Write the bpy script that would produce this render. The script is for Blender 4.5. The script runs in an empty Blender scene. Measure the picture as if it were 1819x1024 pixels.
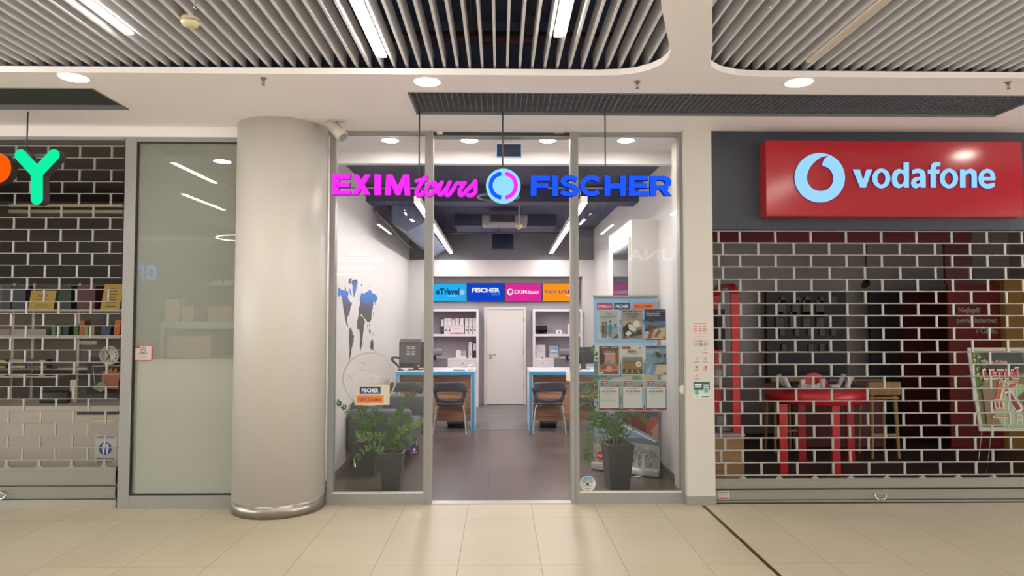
import bpy, bmesh, math, random
from mathutils import Vector, Matrix, Euler
random.seed(7)
SC = bpy.context.scene
COL = SC.collection
# ---------------------------------------------------------------- camera
F = 1240.0; W_, H_ = 1819.0, 1024.0
CAM = Vector((0, 0, 1.79))
PITCH = math.atan(53 / F); YAW = math.atan(21.5 / F)
cd = bpy.data.cameras.new('camera'); cam = bpy.data.objects.new('camera', cd); COL.objects.link(cam)
cam.location = CAM; cam.rotation_euler = (math.pi / 2 + PITCH, 0, -YAW)
cd.sensor_width = 36; cd.lens = 36 * F / W_; cd.clip_start = .05; cd.clip_end = 100
SC.camera = cam
ROT = Euler((math.pi / 2 + PITCH, 0, -YAW)).to_matrix()
def ray(px, py): return ROT @ Vector(((px - W_ / 2) / F, -(py - H_ / 2) / F, -1))
def atY(px, py, Y): d = ray(px, py); return CAM + d * ((Y - CAM.y) / d.y)
def atX(px, py, X): d = ray(px, py); return CAM + d * ((X - CAM.x) / d.x)
def atZ(px, py, Z): d = ray(px, py); return CAM + d * ((Z - CAM.z) / d.z)
# ---------------------------------------------------------------- world, exposure
wd = bpy.data.worlds.new('world'); SC.world = wd; wd.use_nodes = True
bg = wd.node_tree.nodes['Background']; bg.inputs[0].default_value = (1, .985, .965, 1); bg.inputs[1].default_value = 5.0
SC.view_settings.view_transform = 'Standard'; SC.view_settings.look = 'None'
SC.view_settings.exposure = 0.0; SC.view_settings.gamma = 1; SC.view_settings.use_curve_mapping = False
L_DOWN, L_LINE, L_RING, L_SHOPDOWN, L_SHOPLINE = 110, 60, 40, 140, 88
# ---------------------------------------------------------------- materials
def lin(h):
    h = h.lstrip('#'); c = [int(h[i:i + 2], 16) / 255 for i in (0, 2, 4)]
    return tuple((v / 12.92 if v <= .04045 else ((v + .055) / 1.055) ** 2.4) for v in c)
MATS = {}
def mat(name, hexc, rough=.6, metal=0, var=.04, scale=8, bump=0, emit=None, es=0, coat=0):
    if name in MATS: return MATS[name]
    m = bpy.data.materials.new(name); m.use_nodes = True; nt = m.node_tree; b = nt.nodes['Principled BSDF']
    c = lin(hexc)
    b.inputs['Roughness'].default_value = rough; b.inputs['Metallic'].default_value = metal
    b.inputs['Coat Weight'].default_value = coat
    if var > 0 or bump > 0:
        tc = nt.nodes.new('ShaderNodeTexCoord'); n = nt.nodes.new('ShaderNodeTexNoise'); n.inputs['Scale'].default_value = scale; n.inputs['Detail'].default_value = 4
        nt.links.new(tc.outputs['Object'], n.inputs['Vector'])
        mx = nt.nodes.new('ShaderNodeMix'); mx.data_type = 'RGBA'
        mx.inputs['A'].default_value = tuple(max(0, v * (1 - var)) for v in c) + (1,)
        mx.inputs['B'].default_value = tuple(min(1, v * (1 + var)) for v in c) + (1,)
        nt.links.new(n.outputs['Fac'], mx.inputs['Factor']); nt.links.new(mx.outputs['Result'], b.inputs['Base Color'])
        if bump:
            bp = nt.nodes.new('ShaderNodeBump'); bp.inputs['Strength'].default_value = bump; bp.inputs['Distance'].default_value = .01
            nt.links.new(n.outputs['Fac'], bp.inputs['Height']); nt.links.new(bp.outputs['Normal'], b.inputs['Normal'])
    else: b.inputs['Base Color'].default_value = c + (1,)
    if emit: b.inputs['Emission Color'].default_value = lin(emit) + (1,); b.inputs['Emission Strength'].default_value = es
    MATS[name] = m; return m
def ink(hexc): return mat('ink_' + hexc.strip('#'), hexc, .55, var=0)
def glow(hexc, s): return mat('glow_%s_%g' % (hexc.strip('#'), s), hexc, .5, var=0, emit=hexc, es=s)
def lamp_mat(name, col, s):
    m = bpy.data.materials.new(name); m.use_nodes = True; nt = m.node_tree; nt.nodes.clear()
    o = nt.nodes.new('ShaderNodeOutputMaterial'); e = nt.nodes.new('ShaderNodeEmission')
    e.inputs[0].default_value = lin(col) + (1,); e.inputs[1].default_value = s; nt.links.new(e.outputs[0], o.inputs[0]); return m
def glass_mat(name, tint=(.93, .95, .94), ior=1.5, haze=0, hazecol=(.8, .8, .8), rough=0.0, refl=1.0):
    m = bpy.data.materials.new(name); m.use_nodes = True; nt = m.node_tree; nt.nodes.clear(); N = nt.nodes.new; L = nt.links.new
    o = N('ShaderNodeOutputMaterial'); t = N('ShaderNodeBsdfTransparent'); t.inputs[0].default_value = tint + (1,)
    g = N('ShaderNodeBsdfGlossy'); g.inputs['Roughness'].default_value = rough; fr = N('ShaderNodeFresnel'); fr.inputs[0].default_value = ior
    mu = N('ShaderNodeMath'); mu.operation = 'MULTIPLY'; mu.inputs[1].default_value = refl; L(fr.outputs[0], mu.inputs[0])
    base = t
    if haze:
        d = N('ShaderNodeBsdfDiffuse'); d.inputs[0].default_value = hazecol + (1,)
        h = N('ShaderNodeMixShader'); h.inputs[0].default_value = haze; L(t.outputs[0], h.inputs[1]); L(d.outputs[0], h.inputs[2]); base = h
    mx = N('ShaderNodeMixShader'); L(mu.outputs[0], mx.inputs[0]); L(base.outputs[0], mx.inputs[1]); L(g.outputs[0], mx.inputs[2]); L(mx.outputs[0], o.inputs[0])
    return m
def tile_mat():
    m = bpy.data.materials.new('floor_tiles'); m.use_nodes = True; nt = m.node_tree; b = nt.nodes['Principled BSDF']; N = nt.nodes.new; L = nt.links.new
    def M(op, a, c=None, clamp=False):
        n = N('ShaderNodeMath'); n.operation = op; n.use_clamp = clamp
        for i, v in enumerate((a, c)):
            if v is None: continue
            if isinstance(v, (int, float)): n.inputs[i].default_value = v
            else: L(v, n.inputs[i])
        return n.outputs[0]
    g = N('ShaderNodeNewGeometry'); s = N('ShaderNodeSeparateXYZ'); L(g.outputs['Position'], s.inputs[0]); X, Y = s.outputs[0], s.outputs[1]
    side = M('GREATER_THAN', X, 1.94)
    ua = M('DIVIDE', M('SUBTRACT', X, .30), .6); ub = M('DIVIDE', M('SUBTRACT', X, 2.40), .585)
    u = M('ADD', M('MULTIPLY', ub, side), M('MULTIPLY', ua, M('SUBTRACT', 1, side)))
    v = M('DIVIDE', M('SUBTRACT', Y, 5.14), 1.18)
    def edge(c, w): return M('LESS_THAN', M('SUBTRACT', .5, M('ABSOLUTE', M('SUBTRACT', M('FRACT', c), .5))), w)
    gr = M('MAXIMUM', edge(u, .0030), edge(v, .0012))
    cb = N('ShaderNodeCombineXYZ'); L(M('FLOOR', u), cb.inputs[0]); L(M('FLOOR', v), cb.inputs[1]); wn = N('ShaderNodeTexWhiteNoise'); L(cb.outputs[0], wn.inputs['Vector'])
    no = N('ShaderNodeTexNoise'); no.inputs['Scale'].default_value = 1.6; no.inputs['Detail'].default_value = 6; L(g.outputs['Position'], no.inputs['Vector'])
    f = M('ADD', M('MULTIPLY', wn.outputs['Value'], .3), M('MULTIPLY', no.outputs['Fac'], .7))
    c1 = N('ShaderNodeMix'); c1.data_type = 'RGBA'; c1.inputs['A'].default_value = lin('#aea48c') + (1,); c1.inputs['B'].default_value = lin('#c1b7a1') + (1,); L(f, c1.inputs['Factor'])
    c2 = N('ShaderNodeMix'); c2.data_type = 'RGBA'; c2.inputs['B'].default_value = lin('#5d5444') + (1,); L(gr, c2.inputs['Factor']); L(c1.outputs['Result'], c2.inputs['A'])
    L(c2.outputs['Result'], b.inputs['Base Color']); b.inputs['Roughness'].default_value = .42; b.inputs['Specular IOR Level'].default_value = .35
    return m
def cloudy_mat(name, a, b_, rough, sc=2.2):
    m = bpy.data.materials.new(name); m.use_nodes = True; nt = m.node_tree; b = nt.nodes['Principled BSDF']; N = nt.nodes.new; L = nt.links.new
    tc = N('ShaderNodeTexCoord'); mp = N('ShaderNodeMapping'); mp.inputs['Scale'].default_value = (sc * .6, sc, sc); n = N('ShaderNodeTexNoise'); n.inputs['Scale'].default_value = 1; n.inputs['Detail'].default_value = 7; n.inputs['Roughness'].default_value = .55
    L(tc.outputs['Object'], mp.inputs[0]); L(mp.outputs[0], n.inputs['Vector']); r = N('ShaderNodeValToRGB'); r.color_ramp.elements[0].position = .32; r.color_ramp.elements[1].position = .72
    r.color_ramp.elements[0].color = lin(a) + (1,); r.color_ramp.elements[1].color = lin(b_) + (1,); L(n.outputs['Fac'], r.inputs[0]); L(r.outputs[0], b.inputs['Base Color'])
    mr = N('ShaderNodeMapRange'); mr.inputs[3].default_value = rough - .03; mr.inputs[4].default_value = rough + .05; L(n.outputs['Fac'], mr.inputs[0]); L(mr.outputs[0], b.inputs['Roughness']); return m
def wood_mat(name, a, b_, scale=3, along=0, rough=.5, gloss=0):
    if name in MATS: return MATS[name]
    m = bpy.data.materials.new(name); m.use_nodes = True; nt = m.node_tree; b = nt.nodes['Principled BSDF']; N = nt.nodes.new; L = nt.links.new
    tc = N('ShaderNodeTexCoord'); mp = N('ShaderNodeMapping'); sc = [scale * 8] * 3; sc[along] = scale * .6; mp.inputs['Scale'].default_value = sc
    n = N('ShaderNodeTexNoise'); n.inputs['Scale'].default_value = 1; n.inputs['Detail'].default_value = 5; n.inputs['Distortion'].default_value = .6
    L(tc.outputs['Object'], mp.inputs[0]); L(mp.outputs[0], n.inputs['Vector'])
    r = N('ShaderNodeValToRGB'); r.color_ramp.elements[0].position = .35; r.color_ramp.elements[1].position = .65
    r.color_ramp.elements[0].color = lin(a) + (1,); r.color_ramp.elements[1].color = lin(b_) + (1,)
    L(n.outputs['Fac'], r.inputs[0]); L(r.outputs[0], b.inputs['Base Color']); b.inputs['Roughness'].default_value = rough
    MATS[name] = m; return m
# ---------------------------------------------------------------- objects
def tag(o, label=None, cat=None, group=None, kind=None):
    if label: o['label'] = label
    if cat: o['category'] = cat
    if group: o['group'] = group
    if kind: o['kind'] = kind
    return o
def empty(name, loc, label=None, cat=None, group=None, kind=None, rz=0):
    o = bpy.data.objects.new(name, None); COL.objects.link(o); o.location = loc; o.rotation_euler = (0, 0, rz); o.empty_display_size = .1
    return tag(o, label, cat, group, kind)
def wm(o):
    m = Matrix.LocRotScale(o.location, o.rotation_euler, o.scale)
    return wm(o.parent) @ m if o.parent else m
def copy_tree(o, parent=None):
    c = o.copy(); COL.objects.link(c); c.parent = parent
    for ch in [x for x in bpy.data.objects if x.parent == o]: copy_tree(ch, c)
    return c
class MB:
    """collects faces (each with a material) and links them as ONE mesh object"""
    def __init__(s): s.v = []; s.f = []; s.m = []; s.ms = []; s.sm = []
    def mi(s, m):
        if m not in s.ms: s.ms.append(m)
        return s.ms.index(m)
    def add(s, vs, fs, m=None, smooth=False):
        n = len(s.v); s.v += [Vector(p) for p in vs]; k = s.mi(m)
        for f in fs: s.f.append(tuple(i + n for i in f)); s.m.append(k); s.sm.append(smooth)
        return s
    def box(s, x0, x1, y0, y1, z0, z1, m=None, M=None):
        vs = [Vector((x, y, z)) for z in (z0, z1) for y in (y0, y1) for x in (x0, x1)]
        if M is not None: vs = [M @ p for p in vs]
        return s.add(vs, [(0, 2, 3, 1), (4, 5, 7, 6), (0, 1, 5, 4), (2, 6, 7, 3), (0, 4, 6, 2), (1, 3, 7, 5)], m)
    def rbox(s, x0, x1, y0, y1, z0, z1, r, m=None, M=None, seg=3):
        bm = bmesh.new(); bmesh.ops.create_cube(bm, size=1)
        for v in bm.verts: v.co = Vector(((x0 + x1) / 2 + v.co.x * (x1 - x0), (y0 + y1) / 2 + v.co.y * (y1 - y0), (z0 + z1) / 2 + v.co.z * (z1 - z0)))
        bmesh.ops.bevel(bm, geom=bm.edges[:], offset=r, segments=seg, affect='EDGES', profile=.5)
        bm.verts.index_update(); vs = [(M @ v.co if M is not None else v.co.copy()) for v in bm.verts]; fs = [tuple(v.index for v in f.verts) for f in bm.faces]; bm.free()
        return s.add(vs, fs, m, True)
    def tube(s, pts, r, m=None, seg=8, closed=False, caps=True, smooth=True):
        pts = [Vector(p) for p in pts]; n = len(pts); vs = []; fs = []
        rs = r if isinstance(r, (list, tuple)) else [r] * n
        up = None
        for i, p in enumerate(pts):
            if closed: t = pts[(i + 1) % n] - pts[i - 1]
            else: t = pts[min(i + 1, n - 1)] - pts[max(i - 1, 0)]
            t.normalize()
            if up is None:
                up = Vector((0, 0, 1)) if abs(t.z) < .9 else Vector((1, 0, 0))
            a = (up - t * up.dot(t)).normalized(); up = a; b = t.cross(a)
            for k in range(seg):
                th = 2 * math.pi * k / seg; vs.append(p + (a * math.cos(th) + b * math.sin(th)) * rs[i])
        for i in range(n if closed else n - 1):
            j = (i + 1) % n
            for k in range(seg):
                l = (k + 1) % seg; fs.append((i * seg + k, i * seg + l, j * seg + l, j * seg + k))
        s.add(vs, fs, m, smooth)
        if caps and not closed:
            s.add(vs[:seg], [tuple(range(seg))[::-1]], m); s.add(vs[-seg:], [tuple(range(seg))], m)
        return s
    def lathe(s, c, prof, m=None, seg=32, axis='z', smooth=True):
        vs = []; fs = []; c = Vector(c)
        for r, h in prof:
            for k in range(seg):
                th = 2 * math.pi * k / seg; a, b = r * math.cos(th), r * math.sin(th)
                vs.append(c + (Vector((a, b, h)) if axis == 'z' else Vector((a, h, b)) if axis == 'y' else Vector((h, a, b))))
        for i in range(len(prof) - 1):
            for k in range(seg):
                l = (k + 1) % seg; fs.append((i * seg + k, i * seg + l, (i + 1) * seg + l, (i + 1) * seg + k))
        fs.append(tuple(range(seg))[::-1]); fs.append(tuple((len(prof) - 1) * seg + k for k in range(seg)))
        return s.add(vs, fs, m, smooth)
    def build(s, name, parent=None, mats=None, local=False, origin=None, **tg):
        me = bpy.data.meshes.new(name)
        if parent is not None: inv = Matrix() if local else wm(parent).inverted(); loc = None; vs = [inv @ p for p in s.v]
        else:
            if origin is None:
                xs = [p.x for p in s.v]; ys = [p.y for p in s.v]; zs = [p.z for p in s.v]
                origin = Vector(((min(xs) + max(xs)) / 2, (min(ys) + max(ys)) / 2, min(zs)))
            loc = Vector(origin); vs = [p - loc for p in s.v]
        me.from_pydata([tuple(p) for p in vs], [], s.f)
        for m in s.ms: me.materials.append(m)
        me.polygons.foreach_set('material_index', s.m); me.polygons.foreach_set('use_smooth', s.sm); me.update()
        bm = bmesh.new(); bm.from_mesh(me); bmesh.ops.recalc_face_normals(bm, faces=bm.faces[:]); bm.to_mesh(me); bm.free()
        o = bpy.data.objects.new(name, me); COL.objects.link(o)
        if parent is not None: o.parent = parent
        else: o.location = loc
        return tag(o, tg.get('label'), tg.get('cat'), tg.get('group'), tg.get('kind'))
# ---- flat shapes with holes, extruded; given as loops of 2-D points
def fill_loops(loops, depth):
    cu = bpy.data.curves.new('tmp', 'CURVE'); cu.dimensions = '2D'; cu.fill_mode = 'BOTH' if depth else 'FRONT'; cu.extrude = depth / 2
    for lp in loops:
        sp = cu.splines.new('POLY'); sp.points.add(len(lp) - 1); sp.use_cyclic_u = True
        for p, q in zip(sp.points, lp): p.co = (q[0], q[1], 0, 1)
    return _curve_mesh(cu)
def _curve_mesh(cu):
    ob = bpy.data.objects.new('tmp', cu); me = ob.to_mesh()
    vs = [v.co.copy() for v in me.vertices]; fs = [tuple(p.vertices) for p in me.polygons]
    ob.to_mesh_clear(); bpy.data.objects.remove(ob); bpy.data.curves.remove(cu); return vs, fs
TXT = {}
def text_mesh(s, bold=0, depth=0, shear=0):
    if 'M' in s: bold = min(bold, .005)
    k = (s, bold, depth, shear)
    if k not in TXT:
        cu = bpy.data.curves.new('tmp', 'FONT'); cu.body = s; cu.size = 1; cu.resolution_u = 3 if len(s) < 12 else 2; cu.offset = bold; cu.shear = shear
        if depth: cu.extrude = depth / 2
        else: cu.fill_mode = 'FRONT'
        TXT[k] = _curve_mesh(cu)
    return TXT[k]
class Print:
    """a flat sheet, board or box face: coordinates u,v run 0..1 from its lower left corner; colours are inks of one mesh"""
    def __init__(s, o, U, V, t=.002, base='#ffffff', basemat=None, mb=None):
        s.o, s.U, s.V = Vector(o), Vector(U), Vector(V); s.N = s.U.cross(s.V).normalized(); s.mb = mb or MB(); s.k = 0
        s.w, s.h = s.U.length, s.V.length
        if base or basemat:
            m = basemat or ink(base); q = [s.o, s.o + s.U, s.o + s.U + s.V, s.o + s.V]
            s.mb.add(q + [p - s.N * t for p in q], [(0, 1, 2, 3), (7, 6, 5, 4), (0, 4, 5, 1), (1, 5, 6, 2), (2, 6, 7, 3), (3, 7, 4, 0)], m)
    def P(s, u, v): return s.o + s.U * u + s.V * v + s.N * (.0004 * s.k)
    def poly(s, pts, c):
        s.k += 1; m = c if not isinstance(c, str) else ink(c)
        vs = [s.P(*p) for p in pts]
        if len(pts) <= 4: s.mb.add(vs, [tuple(range(len(pts)))], m)
        else:
            v2, f2 = fill_loops([pts], 0); s.mb.add([s.P(p.x, p.y) for p in v2], f2, m)
        return s
    def rect(s, u0, v0, u1, v1, c): return s.poly([(u0, v0), (u1, v0), (u1, v1), (u0, v1)], c)
    def disc(s, u, v, r, c, n=20, ry=None):
        ry = ry or r * s.w / s.h; return s.poly([(u + r * math.cos(2 * math.pi * i / n), v + ry * math.sin(2 * math.pi * i / n)) for i in range(n)], c)
    def text(s, t, u, v, h, c, bold=.01, w=None, align='c', shear=0):
        """h: cap height as fraction of sheet height; w: width fraction the text is fitted to"""
        s.k += 1; m = c if not isinstance(c, str) else ink(c); vs, fs = text_mesh(t, bold, 0, shear)
        if not vs: return s
        x0 = min(p.x for p in vs); x1 = max(p.x for p in vs); hh = h * s.h / .72; sx = hh / s.w
        if w: sx = w / (x1 - x0)
        off = u - (x0 + x1) / 2 * sx if align == 'c' else (u - x0 * sx if align == 'l' else u - x1 * sx)
        s.mb.add([s.P(off + p.x * sx, v + p.y * hh / s.h) for p in vs], fs, m); return s
    def lines(s, u0, u1, v0, v1, n, c, fill=.45, jag=.3):
        for i in range(n):
            v = v1 - (v1 - v0) * (i + .5) / n; t = (v1 - v0) / n * fill / 2
            s.rect(u0, v - t, u1 - (u1 - u0) * random.random() * jag, v + t, c)
        return s
def printpx(x0, y0, x1, y1, Y, **k):
    a = atY(x0, y1, Y); b = atY(x1, y1, Y); c = atY(x0, y0, Y)
    z0 = (a.z + b.z) / 2
    return Print((a.x, Y, z0), (b.x - a.x, 0, 0), (0, 0, c.z - a.z), **k)
# ---- strokes of letters: ribbons in the XZ plane, extruded in Y
def ribbon(mb, pts, w, y0, y1, m, side=None, closed=False, caps=False):
    """pts (x,z); w width or list; front at y0 (nearer the camera)"""
    P = [Vector((p[0], p[1])) for p in pts]; n = len(P); ws = w if isinstance(w, (list, tuple)) else [w] * n
    L = []; R = []
    for i in range(n):
        if closed: d1 = (P[i] - P[i - 1]).normalized(); d2 = (P[(i + 1) % n] - P[i]).normalized()
        else:
            d1 = (P[i] - P[i - 1]).normalized() if i > 0 else (P[1] - P[0]).normalized()
            d2 = (P[i + 1] - P[i]).normalized() if i < n - 1 else d1
        t = (d1 + d2).normalized(); nn = Vector((-t.y, t.x)); c = max(.5, nn.dot(Vector((-d1.y, d1.x))))
        L.append(P[i] + nn * ws[i] / 2 / c); R.append(P[i] - nn * ws[i] / 2 / c)
    side = side or m
    vs = [Vector((p.x, y, p.y)) for y in (y0, y1) for p in L + R]
    k = 2 * n; e = range(n if closed else n - 1); j = lambda i: (i + 1) % n
    mb.add(vs, [(i, j(i), n + j(i), n + i) for i in e], m)
    mb.add(vs, [(k + i, k + n + i, k + n + j(i), k + j(i)) for i in e] + [(i, k + i, k + j(i), j(i)) for i in e] + [(n + i, n + j(i), k + n + j(i), k + n + i) for i in e]
           + ([] if closed else [(0, n, k + n, k), (n - 1, k + n - 1, k + 2 * n - 1, 2 * n - 1)]), side)
    if caps:
        for p, ww in ((P[0], ws[0]), (P[-1], ws[-1])):
            q = [Vector((p.x + ww / 2 * math.cos(a * math.pi / 12), 0, p.y + ww / 2 * math.sin(a * math.pi / 12))) for a in range(24)]
            f = [v + Vector((0, y0, 0)) for v in q]; b = [v + Vector((0, y1, 0)) for v in q]
            mb.add(f, [tuple(range(24))], m); mb.add(f + b, [(i, (i + 1) % 24, 24 + (i + 1) % 24, 24 + i) for i in range(24)], side)
def polyx(mb, loops, y0, y1, m, side=None):
    vs, fs = fill_loops(loops, 0)
    mb.add([(p.x, y0, p.y) for p in vs], fs, m); mb.add([(p.x, y1, p.y) for p in vs], fs, side or m)
    for lp in loops:
        n = len(lp); v = [(p[0], y0, p[1]) for p in lp] + [(p[0], y1, p[1]) for p in lp]
        mb.add(v, [(i, (i + 1) % n, n + (i + 1) % n, n + i) for i in range(n)], side or m)
def arc(cx, cz, rx, rz, a0, a1, n=14): return [(cx + rx * math.cos(math.radians(a0 + (a1 - a0) * i / n)), cz + rz * math.sin(math.radians(a0 + (a1 - a0) * i / n))) for i in range(n + 1)]
def smoothpts(pts, it=2):
    for _ in range(it):
        q = [pts[0]]
        for a, b in zip(pts, pts[1:]):
            q.append(tuple(.75 * x + .25 * y for x, y in zip(a, b))); q.append(tuple(.25 * x + .75 * y for x, y in zip(a, b)))
        q.append(pts[-1]); pts = q
    return pts
# common materials
M_WHITE = mat('white_paint', '#d8d2ca', .55, var=.02, scale=2)
M_CEIL = mat('ceiling_paint', '#f0ebed', .6, var=.02, scale=1.5)
M_ALU = mat('brushed_aluminium', '#92928f', .45, .2, var=.05, scale=30)
M_STEEL = mat('stainless_steel', '#a09a92', .3, .85, var=.2, scale=20)
M_SLAT = mat('shutter_slat', '#8a897f', .4, .25, var=.04, scale=25)
M_CHROME = mat('chrome', '#d5d5d5', .15, 1, var=0)
M_DARK = mat('dark_plenum_paint', '#5c6684', .8, var=.15, scale=3)
M_BLACK = mat('black_plastic', '#17171a', .45, var=.05)
M_SHUT = mat('shutter_aluminium', '#9b9a95', .35, .3, var=.04, scale=25)
M_GREYP = mat('dark_grey_plastic', '#3c3d45', .5, var=.05)
# ================================================================ SETTING OF THE MALL
ZC = 3.62; FY = 6.79
MB().box(-15, 15, -14, FY + .02, -.1, 0, tile_mat()).build('floor', kind='structure')
M_BRASS = mat('expansion_joint_brass', '#5c4a33', .4, .6)
MB().box(1.925, 1.955, -6, 6.70, -.002, .003, M_BRASS).build('trim_1', kind='structure')
# ceiling slab with its openings
def rc(cx, cy, r, a0, a1, n=8): return [(cx + r * math.cos(math.radians(a0 + (a1 - a0) * i / n)), cy + r * math.sin(math.radians(a0 + (a1 - a0) * i / n))) for i in range(n + 1)]
OPEN_L = [(-9, 5.19), (.74, 5.19), (.90, 5.175), (1.02, 5.13), (1.11, 5.05), (1.165, 4.95), (1.185, 4.84), (1.17, 4.70), (.95, 4.02), (.70, 3.1), (.5, 1.5), (.4, -2.4), (-9, -2.4)]
OPEN_R = [(9, 5.19), (1.95, 5.19), (1.78, 5.16), (1.64, 5.09), (1.54, 4.99), (1.495, 4.87), (1.46, 4.70), (1.25, 4.02), (1.02, 3.1), (.85, 1.5), (.75, -2.4), (9, -2.4)]
GR = (-.75, 4.49, 5.60, 6.19); GL = (-8, -3.25, 5.55, 6.10)
rectl = lambda r: [(r[0], r[2]), (r[1], r[2]), (r[1], r[3]), (r[0], r[3])]
vs, fs = fill_loops([[(-15, -3), (15, -3), (15, 6.95), (-15, 6.95)], OPEN_L, OPEN_R, rectl(GR), rectl(GL)], .047)
MB().add([(p.x, p.y, p.z + ZC + .0235) for p in vs], fs, M_CEIL).build('ceiling', kind='structure')
# upper plenum, dark
pl = MB(); pl.box(-15, 15, -3, 7.1, 4.75, 4.8, M_DARK); pl.box(-15, 15, 6.86, 6.95, 3.67, 4.75, M_DARK)
pl.box(-15, -14.9, -3, 7, 3.67, 4.75, M_DARK); pl.box(14.9, 15, -3, 7, 3.67, 4.75, M_DARK); pl.box(-15, 15, -3.1, -3, 3.62, 6.5, M_WHITE)
pl.build('ceiling_plenum', kind='structure')
# unseen taller hall behind the camera, roof opened between beams to admit world light
M_FARW = mat('far_wall_paint', '#807c76', .7)
h = MB(); h.box(-18, 18, -14, -12.6, 6.2, 6.3, M_WHITE); h.box(-18, 18, -4, -3, 6.2, 6.3, M_WHITE)
for y in (-6, -8, -10, -11.5, -12.5): h.box(-18, 18, y - .08, y + .08, 6.2, 6.4, M_WHITE)
h.build('ceiling_hall', kind='structure')
MB().box(-18, 18, -14.2, -14, 0, 6.3, M_FARW).build('wall_opposite', kind='structure')
# fins
M_FIN = mat('fin_paint', '#d8d8dc', .5, var=.03)
def fins(name, k0, k1, label, xmin=-99):
    e = empty(name, ((-.04 + .095 * (k0 + k1) / 2), 1.4, 3.69), label, 'slat ceiling', 'slat ceilings in the recesses')
    m = MB().box(-.009, .009, -3.85, 3.87, 0, .13, M_FIN); src = None
    for k in range(k0, k1 + 1):
        x = -.04 + .095 * k - e.location.x
        if src is None: src = m.build('slat', e, local=True); src.location.x = x
        else:
            c = src.copy(); COL.objects.link(c); c.location.x = x
fins('slat_ceiling', -60, 13, 'pale grey ceiling slats hanging in the large left recess')
fins('slat_ceiling', 14, 70, 'pale grey ceiling slats hanging in the right-hand recess above the red sign')
# linear lamps among the fins
M_LINE = lamp_mat('linear_lamp_light', '#fff6ec', L_LINE)
M_OFF = mat('lamp_off_diffuser', '#cfc6b6', .25, var=.02)
def line_lamp(k, y1, label, lit=True, L=1.6, w=.056):
    x = -.04 + .095 * k
    e = empty('linear_ceiling_lamp', (x, y1 - L / 2, 3.675), label, 'ceiling lamp', 'linear lamps between the slats')
    MB().box(x - w / 2, x + w / 2, y1 - L, y1, 3.683, 3.75, M_WHITE).build('housing', e)
    MB().box(x - w / 2 + .002, x + w / 2 - .002, y1 - L + .004, y1 - .004, 3.672, 3.684, M_LINE if lit else M_OFF).build('diffuser', e)
line_lamp(-25.5, 4.61, 'lit linear lamp in the slats near the smoke detector, far left')
line_lamp(-8.5, 4.99, 'lit linear lamp in the slats, middle of the three burning ones')
line_lamp(4.5, 4.60, 'lit linear lamp right of centre above the round logo')
line_lamp(-41.5, 5.0, 'linear ceiling lamp beyond the left picture edge, mirrored in the frosted window', L=1.35)
line_lamp(24.5, 5.04, 'unlit linear lamp in the right-hand slat recess', lit=False)
for (k, y) in ((-50.5, 2.77), (-17.5, 1.6), (-1.5, .9), (17.5, 1.2), (33.5, 2.6), (-25.5, -.4), (-8.5, -.6), (24.5, -.4), (43.5, 3.6)):  # first comes from its mirror image; the others are added to brighten the mall
    line_lamp(k, y, 'linear ceiling lamp out of view, one of a set mostly added for light')
# round downlights of the mall
M_DL = lamp_mat('downlight_light', '#fff4e4', L_DOWN); M_DL2 = lamp_mat('shop_downlight_light', '#fff4ee', L_SHOPDOWN)
def downlight(p, r, label, m, group, z=None):
    e = empty('round_downlight', (p.x, p.y, p.z - .006), label, 'downlight', group)
    MB().lathe((p.x, p.y, p.z), [(r, -.002), (r * 1.02, -.006), (r * 1.13, -.005), (r * 1.15, -.0002)], M_CEIL).build('rim', e)
    MB().lathe((p.x, p.y, p.z), [(r * .99, -.0075), (r * .99, -.003)], m).build('diffuser', e)
g = 'round downlights in the white ceiling'
for px, py, t in ((131, 137, 'round downlight above the dark ceiling panel on the left'), (759, 145, 'round downlight at the left end of the black grid'), (1419, 146, 'round downlight above the red sign')):
    downlight(atZ(px, py, ZC), .098, t, M_DL, g)
# sprinklers
M_SPR = mat('sprinkler_metal', '#857a74', .35, .6)
def sprinkler(px, py, label):
    p = atZ(px, py - 6, ZC); e = empty('fire_sprinkler', p - Vector((0, 0, .05)), label, 'sprinkler', 'sprinklers in the white ceiling')
    MB().lathe(p, [(.026, 0), (.024, -.004), (.011, -.006), (.009, -.02)], M_SPR, 16).build('cover_plate', e)
    m = MB(); m.tube([p + Vector((-.012, 0, -.01)), p + Vector((-.014, 0, -.04)), p + Vector((0, 0, -.052))], .002, M_SPR, 6); m.tube([p + Vector((.012, 0, -.01)), p + Vector((.014, 0, -.04)), p + Vector((0, 0, -.052))], .002, M_SPR, 6)
    m.lathe(p, [(.003, -.05), (.015, -.052), (.015, -.055)], M_SPR, 12); m.tube([p + Vector((0, 0, -.01)), p + Vector((0, 0, -.05))], .003, ink('#7a3a34'), 6); m.build('nozzle', e)
sprinkler(468, 145, 'small metal sprinkler above the white column')
sprinkler(1132, 151, 'small metal sprinkler above the blue letters')
sprinkler(1791, 152, 'small metal sprinkler at the far right edge of the ceiling')
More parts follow.
